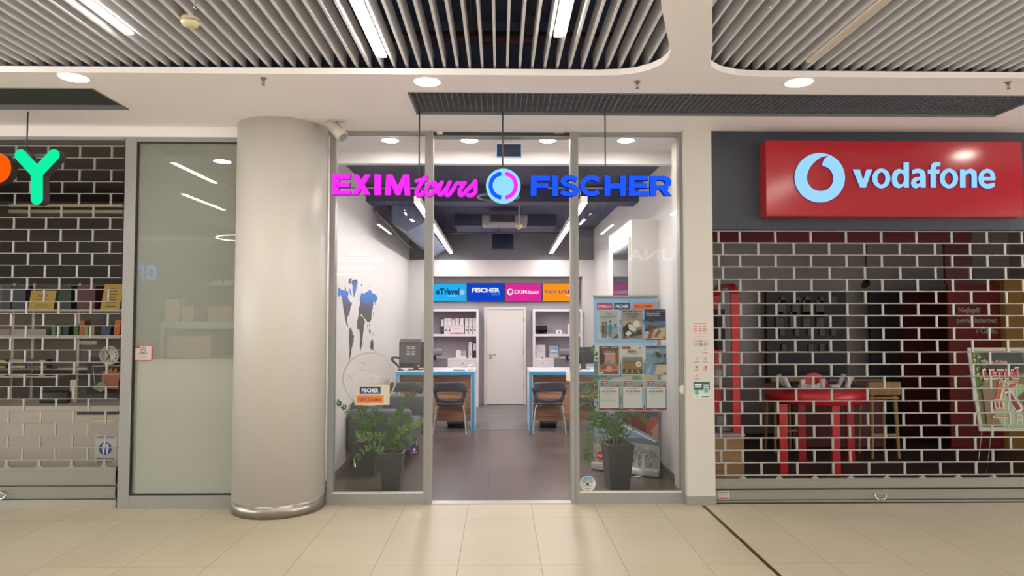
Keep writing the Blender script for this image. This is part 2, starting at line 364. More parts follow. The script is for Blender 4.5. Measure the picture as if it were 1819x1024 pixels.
# smoke detector below the fins
p = atZ(338, 38, 3.67); e = empty('smoke_detector', p - Vector((0, 0, .03)), 'cream round smoke detector hanging under the slats at left', 'smoke detector')
M_CREAM = mat('cream_plastic', '#cbbf9f', .45)
MB().lathe(p, [(.052, .03), (.056, .005), (.056, -.012), (.045, -.028), (.025, -.038)], M_CREAM, 28).build('housing', e)
MB().lathe(p, [(.0575, .001), (.0575, -.007)], mat('detector_vents', '#8f866b', .6), 28).build('vent_ring', e)
MB().tube([p + Vector((0, 0, .03)), p + Vector((0, 0, .2))], .012, M_CREAM, 8).build('stem', e)
for px, lb in ((348, 'little hook hanging between the slats above the smoke detector'), (1371, 'little hook hanging between the slats of the right-hand recess')):
    p = atZ(px, 12, 3.62); m = MB(); m.tube([p + Vector((0, 0, .2)), p + Vector((0, 0, .04)), p + Vector((0, 0, .01))], .004, M_CHROME, 6)
    m.tube([p + Vector((.012 * math.cos(a), 0, .012 * math.sin(a))) for a in [i * math.pi / 6 for i in range(12)]], .003, M_CHROME, 6, closed=True); m.build('ceiling_hook', label=lb, cat='hook', group='hooks under the slats')
# plenum fittings seen through the fins
for (px, py, lb) in ((836, 40, 'dim metal fitting above the slats left of the centre'), (941, 45, 'dim metal fitting above the slats right of the centre')):
    p = atZ(px, py, 4.25); m = MB(); m.tube([p + Vector((0, -.10, 0)), p + Vector((0, .10, 0))], [.05, .05], mat('plenum_fitting', '#77736c', .35, .6), 14); m.tube([p, Vector((p.x, p.y, 4.75))], .012, M_STEEL, 6)
    m.build('plenum_fitting', label=lb, cat='fitting', group='fittings above the slats')
for i, pts in enumerate(([(1125, 110), (1122, 60), (1150, 30), (1195, 22)], [(1155, 90), (1162, 60), (1180, 40)], [(1026, 82), (1032, 60), (1024, 20)])):
    c = smoothpts([tuple(atZ(a, b, 4.1)) for a, b in pts], 2); MB().tube(c, .008, mat('plenum_cable', '#55565e', .6), 6).build('hanging_cable', label=('grey cable looping above the slats near the rounded corner', 'short grey cable above the slats beside the longer loop', 'thin grey cable above the slats right of the lit lamp')[i], cat='cable', group='cables above the slats')
MB().tube([(-9, 5.9, 4.2), (9, 5.9, 4.2)], .05, mat('plenum_red_pipe', '#4a2c30', .6), 10).build('plenum_pipe', label='dull red pipe running across above the slats', cat='pipe')
# black square-grid ceiling over the entrance
M_GRID = mat('grid_black_paint', '#6d7078', .5, var=.03)
def grid(name, R, label, n, cell=.05, solid=False):
    x0, x1, y0, y1 = R; e = empty(name, ((x0 + x1) / 2, (y0 + y1) / 2, ZC), label, 'ceiling grid')
    f = MB(); t = .012
    f.box(x0, x1, y0, y0 + t, ZC - .004, ZC + .06, M_GRID); f.box(x0, x1, y1 - t, y1, ZC - .012, ZC + .06, M_GRID); f.box(x0, x0 + t, y0, y1, ZC - .004, ZC + .06, M_GRID); f.box(x1 - t, x1, y0, y1, ZC - .004, ZC + .06, M_GRID); f.build('frame', e)
    if solid:
        MB().box(x0 + t, x1 - t, y0 + t, y1 - t, ZC + .03, ZC + .04, mat('infill_dark', '#343937', .7)).build('infill_panel', e); return
    pw = (x1 - x0 - 2 * t) / n
    for i in range(n):
        a = x0 + t + i * pw; b = a + pw; m = MB(); k = 12
        for j in range(k + 1):
            w = .004 if j in (0, k) else .0022; xx = a + pw * j / k; m.box(max(a, xx - w), min(b, xx + w), y0 + t, y1 - t, ZC + .008, ZC + .020, M_GRID)
            yy = y0 + t + (y1 - y0 - 2 * t) * j / k; m.box(a, b, max(y0 + t, yy - .0022), min(y1 - t, yy + .0022), ZC + .010, ZC + .019, M_GRID)
        m.build('grid_panel', e)
grid('black_ceiling_grid', GR, 'long black square-grid ceiling strip above the lit letters and the red sign', 9)
grid('black_ceiling_panel', GL, 'plain dark ceiling panel above the green letter, far left', 1, solid=True)
# left bulkhead and facade frames
MB().box(-8, -2.2, 6.66, 6.95, 3.52, ZC, M_CEIL).build('wall_bulkhead', kind='structure')
# the round column
e = empty('column', (-2.09, 6.72, 0), kind='structure')
MB().lathe((-2.09, 6.72, 0), [(.42, .115), (.42, ZC)], mat('column_paint', '#c3bfb7', .42, var=.015, scale=2), 96).build('shaft', e)
MB().lathe((-2.09, 6.72, 0), [(.424, 0), (.424, .115)], M_STEEL, 96).build('base_ring', e)
# right pillar
M_PIL = mat('pillar_paint', '#c3bfb7', .5, var=.015, scale=2)
a = atY(1219, 700, 6.72).x; b = atY(1269, 700, 6.72).x; PX0, PX1 = a, b
e = empty('wall_pillar', ((a + b) / 2, 6.85, 0), kind='structure')
MB().box(a, b, 6.72, 7.2, .085, ZC, M_PIL).build('pillar_face', e)
MB().box(a - .004, b + .004, 6.712, 7.2, 0, .085, mat('grey_skirting', '#8c8880', .5)).build('baseboard', e)
# ---- entrance facade: mullions, panes
XA0 = atY(583, 600, FY).x; XA1 = atY(593, 600, FY).x
XM0 = atY(753, 600, FY).x; XM1 = atY(768, 600, FY).x
XN0 = atY(1014, 600, FY).x; XN1 = atY(1029, 600, FY).x
XB0 = atY(1213, 500, FY).x; XB1 = PX0
ZT = atY(800, 238, FY).z; ZS = atY(800, 877, FY).z
M_GLASS = glass_mat('clear_glass', refl=.62)
def window(n, x0, x1, lw, rw, name):
    e = empty(name, ((x0 + x1) / 2, FY, 0), kind='structure')
    f = MB(); f.box(x0, x0 + lw, FY, FY + .10, 0, ZC, M_ALU); f.box(x1 - rw, x1, FY, FY + .10, 0, ZC, M_ALU)
    f.box(x0 + lw, x1 - rw, FY + .005, FY + .095, ZT, ZC, M_ALU); f.box(x0 + lw, x1 - rw, FY + .002, FY + .098, 0, ZS, M_ALU); f.build('window_frame', e)
    MB().box(x0 + lw, x1 - rw, FY + .0, FY + .03, ZS, ZS + .008, M_WHITE).build('glazing_bead', e)
    MB().box(x0 + lw, x1 - rw, FY + .045, FY + .055, ZS, ZT, M_GLASS).build('glass_pane', e)
window(2, XA0, XM1 - .035, XA1 - XA0, .045, 'window_2')
window(3, XN0 + .035, XB1, .045, .03, 'window_3')
e = empty('door_1', (0, FY, 0), kind='structure')
MB().box(XM1 - .034, XM1, FY - .012, FY + .11, 0, ZC, M_ALU).build('door_jamb', e); MB().box(XN0, XN0 + .034, FY - .012, FY + .11, 0, ZC, M_ALU).build('door_jamb', e)
z0 = atY(890, 240, FY + .05).z; m = MB(); m.box(XM1, XN0, FY + .03, FY + .15, z0 - .02, z0 - .012, M_ALU); m.box(XM1, XN0, FY + .03, FY + .15, z0 - .012, ZC, mat('door_operator_dark', '#30313a', .4)); m.build('door_header', e)
m = MB(); m.rbox(XM1 + .03, XM1 + .09, FY + .01, FY + .05, z0 - .005, z0 + .06, .01, M_WHITE); m.build('door_sensor', e)
pt = atY(767, 238, FY + .01); m = MB(); m.rbox(atY(985, 238, FY).x, atY(1002, 238, FY).x, FY + .02, FY + .05, z0 + .012, z0 + .035, .004, mat('sensor_pink', '#a38c90', .4)); m.build('door_switch', e)
MB().box(XM1, XN0, FY - .01, FY + .10, .0, .010, mat('threshold_aluminium', '#c5c0b8', .3, .5)).build('threshold', e)
# inner soffit behind the glass and its lit bulkhead
XL, XR = -1.85, 1.93; YS = 7.60; YB = 14.5; ZD = 3.60
ZBK = atY(890, 291, YS).z
MB().box(XL, XR, FY + .1, YS + .1, ZC + .0, ZC + .05, M_CEIL).build('ceiling_soffit', kind='structure')
MB().box(XL, XR, YS, YS + .1, ZBK, ZC, M_CEIL).build('wall_soffit', kind='structure')
for px, lb in ((693, 'round downlight behind the left glass pane'), (834, 'round downlight inside the doorway, left of the small dark screen'), (973, 'round downlight inside the doorway, right of the small dark screen'), (1112, 'round downlight behind the right glass pane')):
    downlight(atZ(px, 249, ZC), .085, lb, M_DL2, 'downlights just inside the shop entrance')
# shop walls and floor
M_SW = mat('shop_wall_paint', '#cdc8c5', .6, var=.015, scale=1.5)
MB().box(XL - .1, XL, FY + .12, YB + .2, 0, 4.0, M_SW).build('wall_left', kind='structure')
MB().box(XR, XR + .1, FY + .25, YB + .2, 0, 4.0, M_SW).build('wall_right', kind='structure')
M_SKI = mat('shop_skirting', '#8d8780', .35, .3)
MB().box(XL, XL + .015, FY + .12, YB, 0, .07, M_SKI).build('baseboard_left', kind='structure')
MB().box(XR - .015, XR, FY + .3, YB - .3, 0, .07, M_SKI).build('baseboard_right', kind='structure')
def vinyl(name, a, b_, r):
    return cloudy_mat(name, a, b_, r)
M_VIN = vinyl('dark_vinyl_floor', '#453a36', '#5c504a', .29); M_GRF = vinyl('grey_vinyl_floor', '#5f5d5a', '#74726f', .42)
YF = atZ(890, 764, 0).y
fl = MB()
fl.box(XL, XR, FY + .02, YF, -.1, 0, M_VIN); fl.box(XL, XR, YF, YB, -.1, 0, M_GRF); fl.build('floor_shop', kind='structure')
MB().box(XL, XR, YF - .012, YF + .012, 0, .004, M_STEEL).build('trim_2', kind='structure')
sm = MB(); M_SEAM = mat('vinyl_seam', '#4c4242', .5)
for x in (-1.3, -.12, 1.1): sm.box(x - .0015, x + .0015, FY + .12, YF - .012, -.001, .0006, M_SEAM)
for y in (8.3,): sm.box(XL, XR, y - .001, y + .001, -.001, .0005, M_SEAM)
sm.build('trim_3', kind='structure')
# dark ceiling, back wall with niche
MB().box(XL, XR, YS + .1, YB + .2, ZD + .02, ZD + .1, mat('shop_ceiling_dark', '#4c4e68', .8, var=.15, scale=2)).build('ceiling_shop', kind='structure')
NX0, NX1 = atY(757, 500, 14.2).x, atY(1035, 500, 14.2).x; NZ = atY(900, 491, 14.2).z; WZ = atY(900, 462, 14.2).z
bw = MB(); bw.box(XL, NX0, 14.2, YB + .2, 0, WZ, M_SW); bw.box(NX1, XR, 14.2, YB + .2, 0, WZ, M_SW); bw.box(NX0, NX1, 14.2, YB + .2, NZ, WZ, M_SW)
bw.box(XL, XR, 14.28, YB + .2, WZ, ZD + .02, mat('upper_back_wall', '#77757c', .8)); bw.build('wall_back', kind='structure')
MB().box(NX0, NX1, YB, YB + .1, 0, NZ, mat('niche_grey_paint', '#9b999b', .7, var=.02)).build('wall_niche', kind='structure')
# right wall box with the set-in screen
bx0 = 1.60; by0 = atX(1172, 700, XR).y if False else 8.43; by1 = 10.2; bz = 2.99
M_BOXW = M_SW
m = MB(); m.box(bx0, XR, by0, by1, 0, bz, M_SW); m.build('wall_box', kind='structure')
c = [atX(x, y, bx0) for x, y in ((1093, 448), (1120, 424), (1120, 560), (1093, 560))]
y0, y1 = c[1].y, c[0].y; z1 = atX(1120, 426, bx0).z
e = empty('wall_screen', (bx0, (y0 + y1) / 2, 1.2), 'tall dark screen set into the side of the white box on the right', 'screen')
fr = MB(); fr.box(bx0 - .03, bx0, y0 - .03, y1 + .03, 1.0, z1 + .03, M_SW); fr.build('frame', e)
scm = mat('screen_glass', '#2b2f36', .08, var=0); MB().box(bx0 - .034, bx0 - .03, y0, y1, 1.03, z1, scm).build('display', e)
MB().box(bx0 - .036, bx0 - .034, y0 + .02, y1 - .02, 1.55, 1.9, glow('#6d3c7a', .25)).build('picture', e)
# ================================================================ LIT SIGNS
def zmap(ox, oy, sc, Y):
    def q(x, y): p = atY(ox + x / sc, oy + y / sc, Y); return (p.x, p.z)
    return q
def pxlen(n, sc, Y): return n / sc * Y / F
SY = 6.10
def letter(e, mf, ms, loops=None, strokes=(), depth=.05, Y=SY, name='letter', caps=False):
    m = MB()
    if loops: polyx(m, loops, Y, Y + depth, mf, ms)
    for pts, w in strokes: ribbon(m, pts, w, Y, Y + depth, mf, ms, caps=caps)
    return m.build(name, e)
q = zmap(580, 280, 5.684, SY)
MG = lamp_mat('magenta_sign_light', '#ff2cf6', 1.25); MGS = lamp_mat('magenta_sign_edge', '#c03ad0', .45)
e = empty('illuminated_letters', (q(740, 380)[0], SY, q(740, 380)[1]), 'hanging glowing magenta lettering over the left side of the entrance', 'sign')
for lp in ([(62, 168), (238, 168), (236, 215), (125, 215), (125, 250), (232, 250), (232, 296), (122, 296), (122, 335), (242, 335), (240, 375), (58, 375)],
           [(255, 172), (320, 172), (352, 225), (385, 172), (445, 172), (382, 272), (442, 375), (375, 375), (345, 315), (315, 375), (250, 375), (318, 272)],
           [(484, 172), (550, 172), (550, 378), (482, 378)],
           [(605, 172), (665, 172), (718, 285), (775, 172), (835, 172), (845, 382), (790, 382), (782, 270), (742, 378), (697, 378), (655, 270), (645, 380), (588, 378)]):
    letter(e, MG, MGS, [[q(*p) for p in lp]])
wk = pxlen(40, 5.684, SY)
def script(strokes):
    letter(e, MG, MGS, None, [([q(*p) for p in smoothpts(s, 2)], wk * k) for s, k in strokes], caps=True)
script([([(905, 238), (930, 226), (965, 224), (1003, 221)], .8), ([(1008, 190), (985, 212), (950, 265), (915, 325), (904, 365), (925, 384), (958, 374), (990, 343)], 1.0)])
script([([(1090, 250), (1050, 255), (1008, 310), (1010, 372), (1050, 382), (1095, 340), (1112, 280), (1092, 250), (1075, 275), (1120, 290), (1150, 265)], .9)])
script([([(1165, 250), (1135, 310), (1125, 365), (1155, 378), (1205, 320), (1245, 250)], .95), ([(1245, 248), (1205, 330), (1205, 380), (1240, 378), (1290, 300)], .95)])
script([([(1285, 300), (1325, 245), (1340, 268), (1400, 252)], .85), ([(1395, 255), (1355, 310), (1335, 365), (1365, 385), (1410, 340), (1450, 290)], .95)])
script([([(1440, 310), (1480, 270), (1508, 232), (1503, 290), (1508, 340), (1475, 382), (1430, 380)], 1.0)])
M_ROD = mat('black_rod', '#1d1c1e', .4); M_RAIL = mat('sign_rail', '#7c7a80', .4, .4)
def hang(e, px, py, x0, x1, py_rail=335):
    p = atY(px, py, SY + .03); zr = atY(px, py_rail, SY + .06).z
    MB().box(x0, x1, SY + .051, SY + .063, zr - .007, zr + .007, M_RAIL).build('support_rail', e)
    MB().tube([(p.x, SY + .057, zr), (p.x, SY + .057, ZC + .002)], .006, M_ROD, 8).build('suspension_rod', e)
hang(e, 744, 300, q(62, 0)[0], q(1510, 0)[0])
# round emblem
ce = atY(894, 330, SY); R = pxlen(31, 1, SY)
MW = lamp_mat('emblem_light', '#90d8ff', 1.1); MB_ = lamp_mat('blue_sign_light', '#1f55ff', 1.2); MBS = lamp_mat('blue_sign_edge', '#0d1fc0', .6)
e = empty('illuminated_emblem', (ce.x, SY, ce.z - R), 'hanging round pale blue lit emblem with a blue and a magenta half ring', 'sign')
MB().lathe((ce.x, SY, ce.z), [(R * .99, 0), (R, .004), (R, .05)], MW, 64, 'y', False).build('disc', e)
a = R * .70
m = MB(); ribbon(m, arc(ce.x - R * .03, ce.z, a, a, 97, 263, 30), R * .235, SY - .004, SY, MB_, MB_); m.build('blue_half_ring', e)
m = MB(); ribbon(m, arc(ce.x + R * .03, ce.z, a, a, -83, 83, 30), R * .235, SY - .004, SY, MG, MG); m.build('magenta_half_ring', e)
hang(e, 893, 300, ce.x - R * .6, ce.x + R * .6)
# blue letters
q = zmap(900, 280, 5.684, SY)
e = empty('illuminated_letters', (q(950, 390)[0], SY, q(950, 390)[1]), 'hanging glowing blue capital letters over the right side of the entrance', 'sign')
Q = lambda lp: [q(*p) for p in lp]; w = pxlen(48, 5.684, SY)
letter(e, MB_, MBS, [Q([(245, 185), (440, 185), (438, 232), (305, 232), (305, 262), (420, 262), (418, 305), (303, 305), (300, 385), (243, 385)])])
letter(e, MB_, MBS, [Q([(460, 185), (520, 185), (520, 388), (458, 388)])])
letter(e, MB_, MBS, None, [(Q(smoothpts([(712, 222), (670, 203), (610, 203), (570, 222), (568, 255), (610, 278), (670, 290), (708, 315), (705, 352), (655, 372), (595, 368), (550, 345)], 2)), w)])
letter(e, MB_, MBS, None, [(Q([(858 + 92 * math.cos(math.radians(t)), 285 - 82 * math.sin(math.radians(t))) for t in range(40, 322, 10)]), w)])
letter(e, MB_, MBS, [Q([(988, 185), (1045, 185), (1045, 262), (1145, 262), (1145, 185), (1203, 185), (1203, 385), (1145, 385), (1145, 312), (1045, 312), (1045, 385), (988, 385)])])
letter(e, MB_, MBS, [Q([(1235, 185), (1432, 185), (1432, 228), (1290, 228), (1290, 262), (1415, 262), (1415, 305), (1290, 305), (1290, 340), (1436, 340), (1436, 385), (1232, 385)])])
letter(e, MB_, MBS, [Q([(1450, 185), (1590, 185), (1640, 198), (1665, 232), (1660, 280), (1610, 315), (1668, 385), (1600, 385), (1550, 322), (1510, 322), (1510, 385), (1450, 385)]), Q([(1510, 228), (1585, 228), (1606, 253), (1585, 280), (1510, 280)])])
hang(e, 1076, 300, q(245, 0)[0], q(1650, 0)[0])
# green and orange letters at the far left
q = zmap(0, 230, 3.104, SY); w = pxlen(66, 3.104, SY)
GREEN = lamp_mat('green_sign_light', '#12f5a8', 1.0); ORANGE = lamp_mat('orange_sign_light', '#ff5a08', 1.1); M_SIDE = mat('sign_side_dark', '#3a3033', .5)
e = empty('illuminated_letters', (q(203, 410)[0], SY, q(203, 410)[1]), 'green letter and cut-off orange letter hanging lit at the far left', 'sign')
letter(e, GREEN, M_SIDE, None, [(Q2, w) for Q2 in ([q(113, 142), q(203, 240)], [q(296, 142), q(203, 240)], [q(203, 235), q(203, 383)])], depth=.09, caps=True)
letter(e, ORANGE, M_SIDE, None, [([q(-135, 142), q(-135, 383)], w), ([q(*p_) for p_ in smoothpts([(-125, 158), (-60, 158), (-10, 158), (28, 185), (28, 240), (-10, 268), (-60, 268), (-125, 268)], 3)], w)], depth=.09, caps=True)
p = atY(48, 250, SY + .1); zr = q(0, 385)[1] + .03
MB().tube([(p.x, SY + .1, p.z - .12), (p.x, SY + .1, ZC + .03)], .006, M_ROD, 8).build('suspension_rod', e)
MB().box(q(-180, 0)[0], q(230, 0)[0], SY + .09, SY + .105, p.z - .14, p.z - .12, M_RAIL).build('support_rail', e)
# spotlight at the ceiling beside the column
p = atZ(600, 214, ZC); s = p + Vector((0, 0, -.10)); e = empty('ceiling_spotlight', p - Vector((0, 0, .22)), 'white swivel spotlight on the ceiling right of the column', 'spotlight')
M_SPOT = mat('spot_white', '#bdb6ab', .4)
MB().box(p.x - .05, p.x + .05, p.y - .02, p.y + .02, ZC - .012, ZC - .0005, M_SPOT).build('bracket_plate', e)
MB().box(p.x - .045, p.x - .038, p.y - .015, p.y + .015, ZC - .13, ZC - .010, M_SPOT).build('bracket_arm', e); MB().box(p.x + .052, p.x + .059, p.y - .015, p.y + .015, ZC - .13, ZC - .010, M_SPOT).build('bracket_arm', e)
d = Vector((.62, -.25, -.70)).normalized(); m = MB(); c = s
m.tube([c - d * .11, c - d * .105, c + d * .085, c + d * .09], [.03, .055, .055, .052], M_SPOT, 28); m.build('lamp_head', e)
m = MB(); m.tube([c + d * .0901, c + d * .092], [.046, .046], mat('spot_lens', '#8d8787', .3), 24); m.build('lens', e)
MB().tube(smoothpts([tuple(p + Vector((-.09, 0, -.005))), tuple(p + Vector((-.09, 0, -.04))), tuple(c - d * .10)], 2), .004, M_BLACK, 6).build('cable', e)
# ---- red light box on the dark fascia
FB = atY(1500, 408, 6.74).z
M_FAS = mat('anthracite_fascia', '#2c303c', .45, var=.03)
MB().box(PX1, 8, 6.74, 6.9, FB, ZC, M_FAS).build('wall_fascia', kind='structure')
VY = 6.58; q = zmap(1340, 240, 3.797, VY)
x0, x1 = q(75, 0)[0], q(1800, 0)[0]; z0, z1 = q(900, 541)[1], q(900, 42)[1]
RED = mat('red_lightbox_face', '#92232e', .16, var=0, emit='#b8202a', es=.16); REDS = mat('red_lightbox_side', '#8c1c26', .35, var=0, emit='#8c141e', es=.12)
e = empty('red_sign_box', ((x0 + x1) / 2, VY + .08, z0), 'large red light box with glowing white emblem and lower-case word', 'sign')
MB().box(x0, x1, VY + .012, 6.739, z0 - .01, z1, REDS).build('box_body', e)
MB().box(x0, x1, VY, VY + .012, z0, z1, RED).build('front_panel', e)
WV = lamp_mat('white_sign_light', '#90caff', 1.2); BV = lamp_mat('white_sign_edge', '#2a3a9a', .5)
def vl(loops, name='letter', rings=()):
    m = MB(); polyx(m, [[q(*p) for p in lp] for lp in loops], VY - .014, VY, WV, BV); return m.build(name, e)
def el(cx, cy, rx, ry, n=28, a0=0, a1=360): return [(cx + rx * math.cos(math.radians(a0 + (a1 - a0) * i / n)), cy - ry * math.sin(math.radians(a0 + (a1 - a0) * i / n))) for i in range(n + (0 if a1 - a0 == 360 else 1))]
vl([el(437, 290, 170, 167, 72), smoothpts([(497, 141), (450, 150), (415, 172), (382, 205), (358, 245), (348, 292), (356, 325), (374, 352), (402, 373), (440, 382), (480, 374), (510, 350), (526, 318), (528, 285), (519, 255), (500, 230), (478, 216), (452, 211), (454, 192), (463, 170), (478, 154), (497, 141)], 2)[:-1]], 'emblem')
vl([[(658, 234), (706, 234), (728, 305), (751, 234), (790, 234), (747, 357), (708, 357)]])
vl([el(851, 295, 61, 67), el(851, 295, 27, 41)])
vl([[(1000, 187), (1037, 187), (1037, 357), (1003, 357), (1001, 345), (985, 357), (965, 361), (940, 352), (925, 330), (921, 297), (925, 264), (942, 240), (967, 230), (985, 233), (1000, 242)], el(981, 297, 23, 38)])
vl([[(1150, 357), (1116, 357), (1113, 345), (1098, 358), (1078, 362), (1058, 352), (1050, 330), (1054, 306), (1072, 290), (1112, 282), (1112, 270), (1106, 260), (1090, 258), (1060, 268), (1056, 240), (1078, 231), (1105, 229), (1130, 236), (1146, 252), (1150, 275)], [(1112, 306), (1094, 309), (1085, 318), (1087, 330), (1098, 334), (1112, 324)]])
vl([[(1182, 357), (1182, 264), (1163, 264), (1163, 235), (1182, 235), (1184, 210), (1196, 192), (1218, 184), (1250, 186), (1247, 214), (1228, 213), (1218, 222), (1218, 235), (1244, 235), (1241, 264), (1218, 264), (1218, 357)]])
vl([el(1306, 295, 62, 67), el(1306, 295, 28, 41)])
vl([[(1380, 357), (1380, 234), (1412, 234), (1414, 246), (1432, 233), (1455, 229), (1478, 237), (1492, 256), (1495, 285), (1495, 357), (1458, 357), (1458, 280), (1454, 264), (1443, 260), (1428, 264), (1418, 274), (1418, 357)]])
vl([[(1538, 308), (1545, 325), (1560, 333), (1580, 331), (1612, 322), (1616, 350), (1590, 361), (1560, 364), (1530, 354), (1510, 330), (1504, 297), (1510, 264), (1530, 240), (1560, 229), (1590, 235), (1610, 255), (1620, 285), (1619, 308)], [(1538, 284), (1586, 284), (1582, 264), (1563, 256), (1545, 264)]])
# ---- film and stickers on the left pane
def film(name, col, a):
    m = bpy.data.materials.new(name); m.use_nodes = True; nt = m.node_tree; nt.nodes.clear(); o = nt.nodes.new('ShaderNodeOutputMaterial')
    t = nt.nodes.new('ShaderNodeBsdfTransparent'); d = nt.nodes.new('ShaderNodeBsdfDiffuse'); d.inputs[0].default_value = lin(col) + (1,); mx = nt.nodes.new('ShaderNodeMixShader'); mx.inputs[0].default_value = a
    nt.links.new(t.outputs[0], mx.inputs[1]); nt.links.new(d.outputs[0], mx.inputs[2]); nt.links.new(mx.outputs[0], o.inputs[0]); return m
PY_ = FY + .0445 ; F1 = film('pale_film', '#c2bcb0', .55)
c = atY(656, 674, PY_); r = pxlen(46, 1, PY_); m = MB(); ribbon(m, arc(c.x, c.z, r, r, 0, 360, 48)[:-1], .017, PY_ - .001, PY_ - .0004, F1, closed=True)
s = printpx(610, 629, 702, 721, PY_ - .0004, t=0, base=None, mb=m); s.text('ZDE', .5, .67, .17, F1, .025, w=.46); s.text('V PRODEJI', .52, .46, .105, F1, .012, w=.84)
m.build('window_lettering', label='faint white ring with ZDE V PRODEJI on the left pane', cat='window sticker')
s = printpx(630, 684, 692, 720, PY_ - .002, t=.001, base='#c9c3ae'); s.rect(.14, .55, .74, .90, '#1b3a73').text('FISCHER', .44, .63, .19, '#e8e8ee', .03, w=.48)
s.rect(.05, .09, .83, .47, '#d9792f').text('NEV-DAMA', .44, .19, .17, '#4d2a5c', .03, w=.64)
s.mb.build('window_sticker', label='cream sticker with a dark blue and an orange name box below the ring', cat='window sticker')
s = printpx(729, 792, 743, 808, PY_ - .002, t=.001, base='#3f2752'); s.disc(.5, .55, .16, '#b9a8cc').rect(.2, .2, .8, .27, '#a08cb8')
s.mb.build('window_sticker', label='tiny purple square sticker low on the left pane', cat='window sticker')
F2 = film('grey_film', '#77767a', .62)
s = printpx(711, 603, 748, 645, PY_ - .002, t=.001, base=None, basemat=F2); s.text('FISCHER', .5, .90, .05, '#8f3b3b', .02, w=.4).text('OTEVIRACI DOBA', .5, .78, .05, '#2b2b30', .02, w=.7)
for i in range(6): s.rect(.30, .66 - i * .065, .48, .68 - i * .065, '#c6c6ca').rect(.52, .66 - i * .065, .72, .68 - i * .065, '#c6c6ca')
s.mb.build('opening_hours_sheet', label='grey translucent opening-hours sheet on the left pane before the desk', cat='notice')
# round sticker on the right pane
s = printpx(1030, 846, 1058, 874, PY_ - .002, t=.0, base=None)
s.disc(.5, .5, .5, '#cfccc0', 40).disc(.5, .62, .34, '#6fa3c4', 30).rect(.14, .30, .86, .52, '#cfccc0').disc(.5, .62, .11, '#d8a25a', 16).rect(.42, .40, .58, .56, '#2f3a44')
for i, (u, v) in enumerate([(.5 + .41 * math.cos(math.radians(t)), .52 + .41 * math.sin(math.radians(t))) for t in range(25, 160, 11)]): s.disc(u, v, .022, '#444a4e', 6)
s.text('', .5, .3, .1, '#444444').lines(.2, .8, .30, .42, 2, '#7a7a78', .4, .05).rect(.3, .2, .7, .23, '#5a5a58').disc(.5, .12, .035, '#222222', 10)
s.mb.build('window_sticker', label='round sticker with a small blue picture in the lower left of the right pane', cat='window sticker')
# ---- posters on the right pane
PB = FY + .0565
def poster(px, label, fn, base='#ddd9d2'):
    s = printpx(*px, PB, t=.0012, base=base); fn(s); s.mb.build('poster', label=label, cat='poster', group='posters on the right pane')
def logos(s, v=.95): s.rect(.06, v - .02, .26, v + .015, '#9b3048').rect(.30, v - .02, .50, v + .015, '#3c4254').rect(.54, v - .02, .78, v + .015, '#b04a34').rect(.81, v - .02, .95, v + .015, '#3f7fa0')
def p1(s):
    s.rect(.04, .03, .96, .97, '#b9c4cb').rect(.04, .03, .96, .45, '#8fb2c2').poly([(.04, .40), (.96, .33), (.96, .03), (.04, .03)], '#9fb9c4').poly([(.04, .20), (.96, .10), (.96, .03), (.04, .03)], '#c9d0ce')
    s.text('Cestujte', .5, .85, .045, '#5b3a44', .02, w=.34).text('s extra výhodami', .5, .775, .045, '#7c3646', .02, w=.72).rect(.15, .735, .85, .745, '#97787f')
    for (u, c, d) in ((.22, '#6d4e3e', .5), (.34, '#86614a', .5)): s.rect(u - .05, .25, u + .05, .5, c).disc(u, .56, .045, '#4a352c', 10).rect(u - .045, .05, u - .01, .26, '#3e5566').rect(u + .01, .05, u + .045, .26, '#3e5566')
    s.poly([(.48, .33), (.66, .33), (.62, .52), (.52, .52)], '#2e8bb4').disc(.565, .60, .05, '#3a2a22', 10).rect(.50, .06, .55, .33, '#7d5a48').rect(.58, .06, .63, .33, '#7d5a48').disc(.8, .50, .05, '#5a5e60', 8).rect(.77, .42, .83, .49, '#5a5e60').poly([(.62, .03), (.96, .03), (.96, .20)], '#3f6f8e')
def p2(s):
    logos(s); s.rect(.03, .03, .97, .62, '#8c8884').poly([(.03, .62), (.97, .62), (.97, .42), (.6, .36), (.03, .50)], '#b5aaa2').disc(.5, .47, .16, '#a08c7e', 14).disc(.70, .52, .16, '#e0dcd6', 12)
    s.text('BUSINESS', .5, .83, .055, '#4a4650', .03, w=.62).text('CLASS', .5, .745, .055, '#4a4650', .03, w=.40).rect(.2, .68, .8, .695, '#8a8684')
    s.poly([(.05, .36), (.3, .56), (.42, .46), (.52, .2), (.1, .08)], '#332f36').poly([(.30, .50), (.42, .52), (.70, .36), (.62, .26), (.36, .32)], '#d8cfc6').disc(.38, .54, .07, '#8a6450', 12).poly([(.3, .26), (.74, .22), (.80, .12), (.35, .08)], '#4b4a50').poly([(.16, .20), (.34, .30), (.50, .20), (.30, .10)], '#dcd8d4').poly([(.70, .30), (.92, .34), (.96, .16), (.72, .14)], '#403e44').rect(.06, .04, .22, .08, '#a03040')
